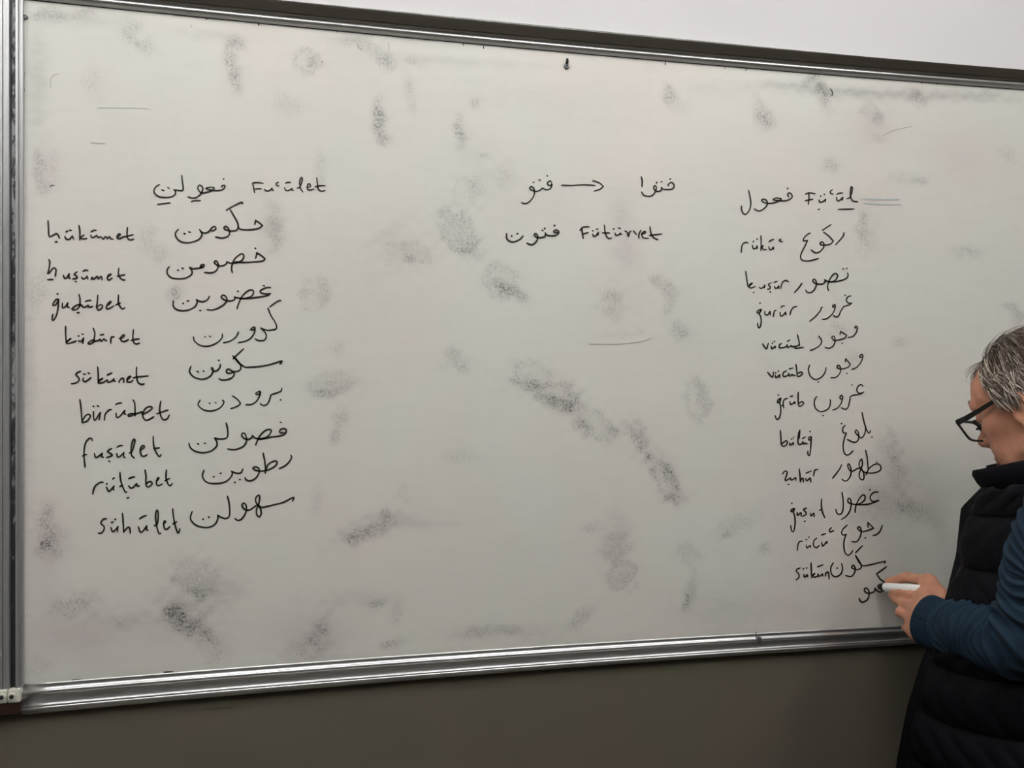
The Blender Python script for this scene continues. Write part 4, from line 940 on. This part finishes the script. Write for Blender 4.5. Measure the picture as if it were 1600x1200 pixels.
def skull_r(u):
    """distance from the head centre (0,-.005,.04) to the scalp along unit directions u (head axes)"""
    r1 = 1 / np.sqrt((u[:, 0] / .0775) ** 2 + (u[:, 1] / .104) ** 2 + (u[:, 2] / .094) ** 2)
    return r1
def hair():
    C0 = np.array([0, -.008, .042]); rr = np.random.default_rng(11)
    N = 9500
    # roots: over the scalp, front hairline at the forehead, sides down to above the ear, nape
    P = rr.normal(size=(N * 6, 3)); P /= np.linalg.norm(P, axis=1)[:, None]
    el = np.arcsin(P[:, 2]); az = np.arctan2(P[:, 0], P[:, 1])       # az 0 = forward
    aa = np.abs(az)
    low = np.where(aa < .60, .79 - .10 * aa, np.where(aa < 1.15, .73 - (aa - .60) * .78, np.where(aa < 1.62, .30 - (aa - 1.15) * .55, np.where(aa < 1.95, .06 - (aa - 1.62) * 1.6, -.47 - (aa - 1.95) * .25))))
    sideburn = (aa > 1.22) & (aa < 1.60) & (el > -.20)
    P = P[(el > low) | sideburn][:N]; N = len(P)
    n = 9
    pts = np.zeros((N, n, 3)); pts[:, 0] = P
    az = np.arctan2(P[:, 0], P[:, 1]); el = np.arcsin(np.clip(P[:, 2], -1, 1))
    L = rr.uniform(.055, .095, N); L = np.where(P[:, 2] < .15, L * .62, L); L = np.where((np.abs(az) < 1.6) & (P[:, 2] < .08), rr.uniform(.012, .024, N), L)
    over_ear = (np.abs(az) > 1.15) & (np.abs(az) < 2.1) & (P[:, 2] > .08) & (P[:, 2] < .45)
    L[over_ear] = rr.uniform(.038, .056, over_ear.sum())
    front = (el > .45) & (np.abs(az) < .75)
    # flow: back over the head and down the sides
    part = P[:, 0] + .018 / .08
    side = np.sign(part) * np.clip(np.abs(part) * 4, .15, 1)
    cur = P.copy(); d = np.zeros((N, 3))
    clump = rr.normal(size=(60, 3)); 
    seeds = P[rr.integers(0, N, 90)]; cid = np.argmin(((P[:, None, :] - seeds[None]) ** 2).sum(-1), 1)
    cj = rr.normal(size=(90, 3)) * .30
    lift = rr.uniform(.003, .017, N) + np.abs(cj[cid, 0]) * .010
    lift = np.where(P[:, 2] < .05, lift * .55, lift)
    lift = np.where(over_ear, rr.uniform(.014, .026, N), lift)
    lift = np.where((np.abs(az) < 1.0) & (P[:, 2] < .75), lift * .55, lift)
    flow = np.stack([side * .75, -np.full(N, .60), -np.where(np.abs(P[:, 0]) > .35, .85, .12) * np.clip(np.abs(az) / 1.3, .38, 1)], 1)
    fr = front & (rr.random(N) < .22) & (el < .95)
    L[fr] *= .38
    flow[fr] = np.stack([side[fr] * .9, np.full(fr.sum(), .45), -np.full(fr.sum(), .35)], 1)
    flow += cj[cid] + rr.normal(size=(N, 3)) * .13
    for i in range(1, n):
        f = flow - cur * (flow * cur).sum(1)[:, None]
        f /= np.linalg.norm(f, axis=1)[:, None] + 1e-9
        step = (L / (n - 1) / .085)[:, None]
        cur = cur + f * step; cur /= np.linalg.norm(cur, axis=1)[:, None]
        flow[:, 2] -= .10; flow[:, 0] += np.sign(cur[:, 0]) * -.03
        pts[:, i] = cur
    t = np.linspace(0, 1, n)[None, :]
    prof = np.sin(np.clip(t * 1.9, 0, math.pi * .62))
    R = np.stack([skull_r(pts[:, i]) for i in range(n)], 1) - .0015 + lift[:, None] * prof + rr.normal(size=(N, 1)) * .001
    W = C0 + pts * R[..., None]
    W = HC + W[..., 0:1] * HR + W[..., 1:2] * HF + W[..., 2:3] * HU
    # three-sided tapering strands
    tan = np.gradient(W, axis=1); tan /= np.linalg.norm(tan, axis=2, keepdims=True) + 1e-9
    out = W - HC; out /= np.linalg.norm(out, axis=2, keepdims=True)
    sd = np.cross(tan, out); sd /= np.linalg.norm(sd, axis=2, keepdims=True) + 1e-9
    w = (rr.uniform(.0006, .0012, N)[:, None] * np.sqrt(np.clip(1.08 - t, .05, 1)))[..., None]
    A = W + sd * w; Bv = W - sd * w; Cc = W + out * w * .9
    V = np.stack([A, Bv, Cc], 2).reshape(-1, 3)
    base = (np.arange(N)[:, None] * n + np.arange(n - 1)[None]).ravel() * 3
    Q = np.concatenate([np.stack([base + a, base + b, base + 3 + b, base + 3 + a], 1) for a, b in ((0, 1), (1, 2), (2, 0))])
    me = mesh_np('hair', V, Q)
    sh = np.clip(rr.normal(.42, .20, N) + (rr.random(N) < .17) * .45 + cj[cid, 1] * .25, 0, 1)
    # greyer at the temples, browner on top
    sh = np.clip(sh + .16 * (np.abs(P[:, 0]) > .55) - .10 * (P[:, 2] > .75), 0, 1)
    at = me.attributes.new('shade', 'FLOAT', 'POINT'); at.data.foreach_set('value', np.repeat(sh, n * 3).astype(np.float32))
    h = link('hair', me, M['hair'], PERSON, True)
    return h
hair()

# ------------------------------------------------------------------ glasses
def glasses():
    g = empty('glasses', tuple(Hd(0, .1, .015))); g.parent = PERSON; g.matrix_parent_inverse = Matrix.Translation(-Vector(PERSON.location))
    bpy.context.view_layer.update()
    y0 = .116; pt = .16                           # slid down, tilted with the nose
    def G(x, z, y=0.0):
        return Hd(x, y0 + y - .20 * abs(x) * abs(x) / .07 + z * .28, .006 + z)
    def par(o): 
        o.parent = g; o.matrix_parent_inverse = g.matrix_world.inverted(); return o
    fr = MB()
    for s in (-1, 1):
        ring = []
        for i in range(40):
            a = 2 * math.pi * i / 40; ca, sa = math.cos(a), math.sin(a); q = .42
            x = .0290 * math.copysign(abs(ca) ** q, ca); z = .0188 * math.copysign(abs(sa) ** q, sa)
            x *= 1.0 + .06 * (z / .02)
            ring.append((s * .0335 + x, z))
        n = len(ring); v = []; f = []
        for i, (x, z) in enumerate(ring):
            cx = s * .0335; th = 1.0 + (.24 if z > .010 else .17); 
            for k, y in ((1.0, -.0018), (1.0, .0018), (th, .0018), (th, -.0018)):
                v.append(G(cx + (x - cx) * k, z * k, y))
        for i in range(n):
            for k in range(4):
                f.append((i * 4 + k, ((i + 1) % n) * 4 + k, ((i + 1) % n) * 4 + (k + 1) % 4, i * 4 + (k + 1) % 4))
        fr.add(v, f)
        le = MB(); c = [G(s * .0335 + (x - s * .0335) * 1.01, z * 1.01, -.0006) for x, z in ring]; c2 = [G(s * .0335 + (x - s * .0335) * 1.01, z * 1.01, .0006) for x, z in ring]
        le.add(c + c2, [tuple(range(n)), tuple(range(2 * n - 1, n - 1, -1))] + [(i, (i + 1) % n, n + (i + 1) % n, n + i) for i in range(n)])
        par(link('lens', mesh_from('lens', le.v, le.f), M['lens']))
        te = MB(); ys = [0, .02, .05, .085, .10, .118]
        pts = [G(s * .0655, .0165, .001), Hd(s * .0735, .085, .021), Hd(s * .0775, .05, .024), Hd(s * .0805, .004, .030), Hd(s * .082, -.018, .027), Hd(s * .080, -.036, .004)]
        # flat side arms
        v = []; f = []
        for i, p in enumerate(pts):
            hgt = [.0052, .0048, .0038, .003, .003, .0025][i]
            for a, b in ((-1, -1), (1, -1), (1, 1), (-1, 1)): v.append(p + HR * a * .0013 + HU * b * hgt)
        for i in range(len(pts) - 1):
            for k in range(4): f.append((i * 4 + k, i * 4 + (k + 1) % 4, (i + 1) * 4 + (k + 1) % 4, (i + 1) * 4 + k))
        f += [(3, 2, 1, 0), tuple((len(pts) - 1) * 4 + k for k in range(4))]
        te.add(v, f); par(link('temple_arm', mesh_from('temple_arm', te.v, te.f), M['glasses']))
    fr.tube([G(-.010, .006, .001), G(0, .009, .003), G(.010, .006, .001)], .0022, 10)
    par(link('frame', mesh_from('frame', fr.v, fr.f), M['glasses']))
glasses()

# ------------------------------------------------------------------ the pen
def pen():
    a = PEN1 - PEN0; L = np.linalg.norm(a); a /= L
    t = empty('marker_pen', tuple(PEN0)); tag(t, "white whiteboard marker with black nib held in the man's hand", 'marker pen')
    p = lambda d: PEN0 + a * d
    b = MB(); b.tube([p(.0225), p(.0235), p(.030), p(L - .006), p(L)], [.0070, .0080, .0086, .0086, .0070], 28); b.build('barrel', M['marker'], t, True)
    b = MB(); b.tube([p(.0045), p(.0055), p(.0085), p(.0115), p(.0165), p(.0175), p(.0228)], [.0026, .0046, .0062, .0070, .0072, .0078, .0078], 24); b.build('nib_holder', M['marker_black'], t, True)
    b = MB(); b.tube([p(.0010), p(.003), p(.0050)], [.0014, .0022, .0022], 14); b.build('nib', M['ink'], t, True)
pen()

# ------------------------------------------------------------------ clothes
def knit_mat():
    m = bpy.data.materials.new('navy_knit'); m.use_nodes = True
    nt = m.node_tree; b = nt.nodes['Principled BSDF']
    b.inputs['Base Color'].default_value = (*srgb(28, 45, 62), 1); b.inputs['Roughness'].default_value = 0.9; b.inputs['Specular IOR Level'].default_value = 0.08
    b.inputs['Sheen Weight'].default_value = 0.02; b.inputs['Sheen Roughness'].default_value = 0.5
    tc = nt.nodes.new('ShaderNodeTexCoord'); nz = nt.nodes.new('ShaderNodeTexNoise'); nz.inputs['Scale'].default_value = 900; nz.inputs['Detail'].default_value = 3
    nt.links.new(tc.outputs['Object'], nz.inputs[0])
    bp = nt.nodes.new('ShaderNodeBump'); bp.inputs['Strength'].default_value = 0.35; bp.inputs['Distance'].default_value = 0.001
    nt.links.new(nz.outputs[0], bp.inputs['Height']); nt.links.new(bp.outputs[0], b.inputs['Normal'])
    a = nt.nodes.new('ShaderNodeAttribute'); a.attribute_name = 'rib'  # crests lighter, furrows darker: relief shading put into the knit colour
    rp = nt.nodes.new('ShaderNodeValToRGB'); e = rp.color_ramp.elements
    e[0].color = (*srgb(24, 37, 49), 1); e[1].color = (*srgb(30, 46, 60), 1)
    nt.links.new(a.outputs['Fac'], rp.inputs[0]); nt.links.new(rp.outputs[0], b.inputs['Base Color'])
    return m
M['knit'] = knit_mat()
M['puff'] = mat('vest_nylon', srgb(13, 13, 17), 0.6, spec=0.05, noise=(30, 0.15, (1, 1, 1)), bump=(70, 0.25, 0.004, (1, 1, 1)))
M['vest_trim'] = mat('vest_placket', srgb(8, 8, 10), 0.9, spec=0.02, bump=(300, 0.2, 0.001, (1, 1, 1)))
M['snap'] = mat('snap_button', srgb(120, 112, 108), 0.4, 0.6)
M['zip'] = mat('zip_teeth', (0.02, 0.02, 0.022), 0.35, 0.5)
M['zip_pull'] = mat('zip_pull', (0.7, 0.7, 0.72), 0.25, 0.9)

def sleeve(sh, el, wr, cuff_dir, cuff_len, rs, rc):
    """swept knitted sleeve: soft pleats ringing the arm, a ribbed cuff; returns verts, faces, painted rib shading"""
    ctr = T(0, 0, 1.41); inn = sh + (ctr - sh) * .55 + UP * .012
    P = [inn, sh + UP * .004, sh + (el - sh) * .5, el + (el - sh) / np.linalg.norm(el - sh) * .004, el + (wr - el) * .5, wr - cuff_dir * cuff_len, wr]
    E = np.vstack([2 * P[0] - P[1], P, 2 * P[-1] - P[-2]]); path = []
    for i in range(1, len(E) - 2):
        p0, p1, p2, p3 = E[i - 1:i + 3]
        for t in np.linspace(0, 1, 60, endpoint=False):
            path.append(.5 * (2 * p1 + (p2 - p0) * t + (2 * p0 - 5 * p1 + 4 * p2 - p3) * t * t + (3 * p1 - p0 - 3 * p2 + p3) * t ** 3))
    path.append(E[-2]); path = np.array(path)
    for _ in range(14): path[1:-1] = .25 * path[:-2] + .5 * path[1:-1] + .25 * path[2:]
    s = np.r_[0, np.cumsum(np.linalg.norm(np.diff(path, axis=0), axis=1))]; Ltot = s[-1]
    n = 340; ss = np.linspace(0, Ltot, n); path = np.stack([np.interp(ss, s, path[:, k]) for k in range(3)], 1)
    tan = np.gradient(path, axis=0); tan /= np.linalg.norm(tan, axis=1)[:, None]
    m = 288; th = np.linspace(0, 2 * math.pi, m, endpoint=False)
    u = np.cross(UP, tan[0]) if abs(tan[0][2]) < .9 else np.cross(TF, tan[0]); u /= np.linalg.norm(u)
    V = np.zeros((n, m, 3)); RIB = np.zeros((n, m))
    s_el = np.linalg.norm(el - sh) + np.linalg.norm(sh - inn)
    for i in range(n):
        u = u - tan[i] * (u @ tan[i]); u /= np.linalg.norm(u); w = np.cross(tan[i], u)
        q = ss[i]; to_end = Ltot - q
        base = np.interp(q, [0, s_el * .62, s_el, s_el + (Ltot - s_el) * .5, Ltot - cuff_len * 1.15, Ltot - cuff_len * .8, Ltot], rs)
        in_cuff = np.clip((cuff_len - to_end) / .006, 0, 1)
        ph = q + .010 * np.sin(th * 2 + 1.0) + .004 * np.sin(th * 5 + q * 60) - .012 * np.cos(th + .5)
        ring = np.sin(2 * math.pi * ph / .0155)
        fold = (.0026 * np.maximum(ring, -.5) + .0012 * np.sin(2 * math.pi * ph / .038 + 2 * np.sin(th))) * (1 - in_cuff)
        bulge = .006 * math.exp(-((to_end - cuff_len - .018) / .014) ** 2)        # the sleeve blouses over the cuff
        elb = math.exp(-((q - s_el) / .05) ** 2)
        fold = fold + elb * .005 * np.sin(2 * math.pi * (q + .01 * np.sin(th)) / .03)
        ribs = .0011 * np.cos(th * 62) * in_cuff
        R = base + fold + ribs + bulge
        if i == n - 1: R = R * .965
        V[i] = path[i] + R[:, None] * (np.cos(th)[:, None] * u + np.sin(th)[:, None] * w)
        RIB[i] = np.where(in_cuff > .5, .5 + .5 * np.cos(th * 62), np.clip(.55 + .45 * ring, 0, 1))  # painted shading that follows the pleats and cuff ribs
    # turn the cuff edge inwards
    inner = []
    for k, (f_, back) in enumerate(((.93, .001), (.86, .010), (.80, .030))):
        inner.append(path[-1] - tan[-1] * back + (V[-1] - path[-1]) * f_)
    V = np.concatenate([V, np.array(inner)], 0); RIB = np.concatenate([RIB, np.full((3, m), .1)], 0); n += 3  # inside of the cuff coloured dark, as if in shade
    idx = np.arange(n * m).reshape(n, m); j = np.roll(idx, -1, axis=1)
    Q = np.stack([idx[:-1], j[:-1], j[1:], idx[1:]], -1).reshape(-1, 4)
    return V.reshape(-1, 3), Q, RIB.ravel()

def sweater():
    Vs, Qs, Rs = [], [], []; off = 0
    cd = (WRL - ELL) / np.linalg.norm(WRL - ELL)
    cuff_end = hit(1448, 968, -.168); cdir = cuff_end - hit(1487, 984, -.215); cdir /= np.linalg.norm(cdir)
    for args in ((SHL, ELL, cuff_end, cdir, .062, [.068, .066, .055, .049, .0485, .044, .0455], None),
                 (SHR, ELR, WRR + np.array([0, 0, .01]), np.array([0, 0, -1.0]), .050, [.066, .062, .058, .052, .046, .040, .041], None)):
        V, Q, R_ = sleeve(*args)
        Vs.append(V); Qs.append(Q + off); Rs.append(R_); off += len(V)
    # the trunk of the sweater under the vest, up to a round neck
    zs = np.array([.88, .95, 1.05, 1.15, 1.25, 1.35, 1.41, 1.45, 1.475, 1.49]); a = np.array([.170, .172, .170, .168, .168, .168, .160, .120, .080, .068])
    b = np.array([.128, .130, .132, .130, .122, .112, .100, .088, .078, .070]); cf = np.array([.03, .035, .04, .03, .015, .0, -.005, .0, .008, .015])
    n, m = 60, 64; zz = np.linspace(.88, 1.49, n); th = np.linspace(0, 2 * math.pi, m, endpoint=False)
    V = np.array([[T(np.interp(z, zs, a) * math.cos(t), np.interp(z, zs, cf) + np.interp(z, zs, b) * math.sin(t), z) for t in th] for z in zz]).reshape(-1, 3)
    idx = np.arange(n * m).reshape(n, m); j = np.roll(idx, -1, axis=1)
    Vs.append(V); Qs.append(np.stack([idx[:-1], j[:-1], j[1:], idx[1:]], -1).reshape(-1, 4) + off); Rs.append(np.full(len(V), .5))
    me = mesh_np('sweater', np.vstack(Vs), np.vstack(Qs))
    at = me.attributes.new('rib', 'FLOAT', 'POINT'); at.data.foreach_set('value', np.concatenate(Rs).astype(np.float32))
    link('sweater', me, M['knit'], PERSON, True)
sweater()

# vest: half widths, half depths and forward shift at each height, and how far its open fronts stand off
VZ = np.array([.80, .90, 1.00, 1.10, 1.20, 1.30, 1.38, 1.43, 1.46, 1.485])
VA = np.array([.205, .205, .202, .200, .200, .200, .198, .190, .160, .105])
VB = np.array([.160, .162, .160, .155, .150, .140, .128, .115, .100, .092])
VC = np.array([.050, .048, .045, .038, .028, .012, .000, .000, .006, .012])
VE = np.array([.108, .100, .088, .074, .053, .058, .076, .046, .030, .020])
def vest_point(phi, z, off=0.0):
    """phi from the front middle (0) round by the man's left (negative) or right (positive)"""
    a, b, c, e = (np.interp(z, VZ, q) for q in (VA, VB, VC, VE))
    k = abs(phi); fl = e * np.clip(1 - (k - .25) / .95, 0, 1) ** 1.5
    r_ = (a + off) * math.sin(phi); f_ = c + (b + off) * math.cos(phi) + fl
    return T(r_, f_, z)
PHI0 = .30                           # the fronts stop this far from the middle
def vest():
    n, m = 150, 320
    zz = np.linspace(.80, 1.482, n); ph = np.linspace(-PHI0, -2 * math.pi + PHI0, m)
    V = []
    for z_ in zz:
        row = []
        for p in ph:
            pw = p if p > -math.pi else p + 2 * math.pi
            k = abs(pw)
            z = .80 + (z_ - .80) * (1 - .10 * max(0.0, math.cos(k)))          # the neckline dips in front
            zs = z + .030 * math.cos(k) * 1.0 + .012 * math.sin(3 * k)       # seams dip towards the front
            u = (zs - .80) / .088; fr = u - math.floor(u)
            puff = .021 * (max(0.0, math.sin(math.pi * fr))) ** .55
            puff *= np.clip((k - PHI0 - .10) / .12, .0, 1) * np.clip((1.49 - z) / .04, .25, 1)
            wr = .0022 * math.sin(k * 31 + 9 * math.sin(u * 2.2)) * math.sin(math.pi * fr) * np.clip((k - PHI0) / .3, 0, 1)
            row.append(vest_point(pw, z, puff + wr))
        V.append(row)
    V = np.array(V); idx = np.arange(n * m).reshape(n, m)
    Q = np.stack([idx[:-1, :-1], idx[1:, :-1], idx[1:, 1:], idx[:-1, 1:]], -1).reshape(-1, 4)
    me = mesh_np('vest', V.reshape(-1, 3), Q)
    o = link('vest', me, M['puff'], PERSON, True)
    md = o.modifiers.new('thickness', 'SOLIDIFY'); md.thickness = .010; md.offset = -1
    # front plackets
    for s in (-1, 1):
        W, D = .052, .006; v = []; f = []; rows = 40
        for i, z in enumerate(np.linspace(.80, 1.398, rows)):
            e0 = vest_point(s * PHI0, z); e1 = vest_point(s * (PHI0 + .02), z); t = e0 - e1; t /= np.linalg.norm(t)
            nrm = np.cross(t, UP) * -s; nrm /= np.linalg.norm(nrm)
            out = e0 + t * .014 * (1 if z < 1.42 else .6); inn = e0 - t * (W - .014)
            q = .0012 * math.sin(z * 70)
            for pnt, d in ((out, D * .4 + q), (e0 + t * .004, D + q), (inn, D + .004 + q), (inn, -D), (e0, -D - .004), (out, -D * .4)):
                v.append(pnt + nrm * d)
        k = 6
        for i in range(rows - 1):
            for c in range(k): f.append((i * k + c, i * k + (c + 1) % k, (i + 1) * k + (c + 1) % k, (i + 1) * k + c))
        f += [tuple(range(k)), tuple((rows - 1) * k + c for c in range(k - 1, -1, -1))]
        pl = link('placket', mesh_from('placket', v, f), M['vest_trim'], o, False)
        for z in (1.375, 1.118, .86):
            e0 = vest_point(s * PHI0, z); e1 = vest_point(s * (PHI0 + .02), z); t = e0 - e1; t /= np.linalg.norm(t)
            nrm = np.cross(t, UP) * -s; nrm /= np.linalg.norm(nrm); c = e0 - t * .006 + nrm * (D + .001)
            b = MB(); b.tube([c, c + nrm * .0022, c + nrm * .0030], [.0078, .0074, .0050], 20); b.build('snap_button', M['snap'], o, False)
    # stand-up collar, open at the front
    v = []; rows, cols = 12, 90
    cc = lambda ph_, h: T((.088 + .016 * h) * math.sin(ph_), .014 + .005 * h + (.082 + .022 * h) * math.cos(ph_) + (.058 + .022 * h) * max(0, math.cos(ph_)), 1.502 - .060 * math.cos(ph_) - (1 - h) * (.052 + .014 * (1 - math.cos(ph_))))
    pr = [(0, -.008), (.12, .010), (.35, .017), (.6, .017), (.85, .013), (1.0, .005), (1.03, -.003), (.98, -.011), (.7, -.014), (.3, -.014), (0, -.012)]
    phs = np.linspace(-.50, -2 * math.pi + .50, cols); V = []
    for p in phs:
        c0, c1 = cc(p, 0), cc(p, 1); nr = T(math.sin(p), math.cos(p), 0) - T(0, 0, 0)
        V.append([c0 + (c1 - c0) * h + nr * d for h, d in pr])
    V = np.array(V); k = len(pr); idx = np.arange(cols * k).reshape(cols, k); F = []
    for i in range(cols - 1):
        for c in range(k): F.append((idx[i, c], idx[i, (c + 1) % k], idx[i + 1, (c + 1) % k], idx[i + 1, c]))
    F += [tuple(idx[0][::-1]), tuple(idx[-1])]
    c = link('collar', mesh_from('collar', V.reshape(-1, 3), F), M['puff'], o, True)
    # armhole rims
    for s, sh, el in ((-1, SHL, ELL), (1, SHR, ELR)):
        ring = []
        for a in np.linspace(0, 2 * math.pi, 33)[:-1]:
            f_, z = .004 + math.cos(a) * .080, 1.378 + math.sin(a) * .092
            va, vb, vc = (np.interp(z, VZ, q) for q in (VA, VB, VC))
            ring.append(T(s * (va * math.sqrt(max(.2, 1 - ((f_ - vc) / vb) ** 2)) + .008), f_, z))
        b = MB(); b.tube(ring + [ring[0]], .0095, 12, caps=False); b.build('armhole', M['vest_trim'], o, True)
    # slanted zip pockets
    for s in (-1, 1):
        pa, pb = (.95, 1.005), (1.12, .86)
        pts = [vest_point(s * (pa[0] + (pb[0] - pa[0]) * t), pa[1] + (pb[1] - pa[1]) * t, .017) for t in np.linspace(0, 1, 9)]
        b = MB(); b.tube(pts, .0042, 8); z = b.build('pocket_zip', M['zip'], o, True)
        b = MB(); q = pts[0] - (pts[1] - pts[0]) * .1; nr = q - T(0, 0, q[2]); nr /= np.linalg.norm(nr)
        b.tube([q + nr * .004, q + nr * .006 + UP * -.006, q + nr * .006 + UP * -.013], [.0024, .0030, .0020], 10); b.build('zip_pull', M['zip_pull'], z, True)
vest()

def lower_body():
    n, m = 44, 48; V = []; 
    mb = MB()
    for s in (-1, 1):
        path = [T(s * .082, .015, .93), T(s * .09, .02, .80), T(s * .098, .035, .62), T(s * .104, .045, .47), T(s * .108, .02, .28), T(s * .112, .012, .10), T(s * .113, .015, .055)]
        rad = [.105, .102, .086, .074, .068, .064, .066]
        pp = spline(np.array(path), 8); rr_ = np.interp(np.linspace(0, 1, len(pp)), np.linspace(0, 1, len(rad)), rad)
        rr_ = rr_ + np.array([.003 * math.sin(i * 1.3 + s) * (1 if i > 14 else .3) for i in range(len(pp))])
        mb.tube(pp, list(rr_), 40)
    hip = [T(0, .02, 1.00), T(0, .02, .93), T(0, .018, .86), T(0, .015, .80)]
    v = []; f = []; k = 48
    for p, (a, b) in zip(hip, ((.168, .122), (.178, .128), (.186, .132), (.150, .110))):
        for t in np.linspace(0, 2 * math.pi, k, endpoint=False): v.append(p + TR * a * math.cos(t) + TF * b * math.sin(t))
    for i in range(len(hip) - 1):
        for c in range(k): f.append((i * k + c, (i + 1) * k + c, (i + 1) * k + (c + 1) % k, i * k + (c + 1) % k))
    f += [tuple(range(k)), tuple((len(hip) - 1) * k + c for c in range(k - 1, -1, -1))]
    mb.add(v, f)
    tr = mb.build('trousers', M['trousers'], PERSON, True)
    for s in (-1, 1):
        c = T(s * .115, .055, 0); v = []; f = []; rows = 20; k = 24
        for i, t in enumerate(np.linspace(0, 1, rows)):
            y = -.115 + .285 * t
            w = .036 * (1 + .28 * math.sin(math.pi * min(1, t * 1.15)) ) * (1 if t < .9 else math.sqrt(max(.12, 1 - ((t - .9) / .1) ** 2)))
            if t < .08: w *= .75 + 3 * t
            h = np.interp(t, [0, .1, .35, .5, .7, .9, 1], [.095, .115, .112, .095, .072, .052, .030])
            for a in np.linspace(0, 2 * math.pi, k, endpoint=False):
                ca, sa = math.cos(a), math.sin(a)
                z = .002 + (h - .002) * (.5 + .5 * math.copysign(abs(sa) ** .7, sa))
                v.append(c + TR * w * math.copysign(abs(ca) ** .75, ca) + TF * y + UP * z)
        for i in range(rows - 1):
            for q in range(k): f.append((i * k + q, i * k + (q + 1) % k, (i + 1) * k + (q + 1) % k, (i + 1) * k + q))
        f += [tuple(range(k - 1, -1, -1)), tuple((rows - 1) * k + q for q in range(k))]
        link('shoe', mesh_from('shoe', v, f), M['shoe'], PERSON, True)
lower_body()
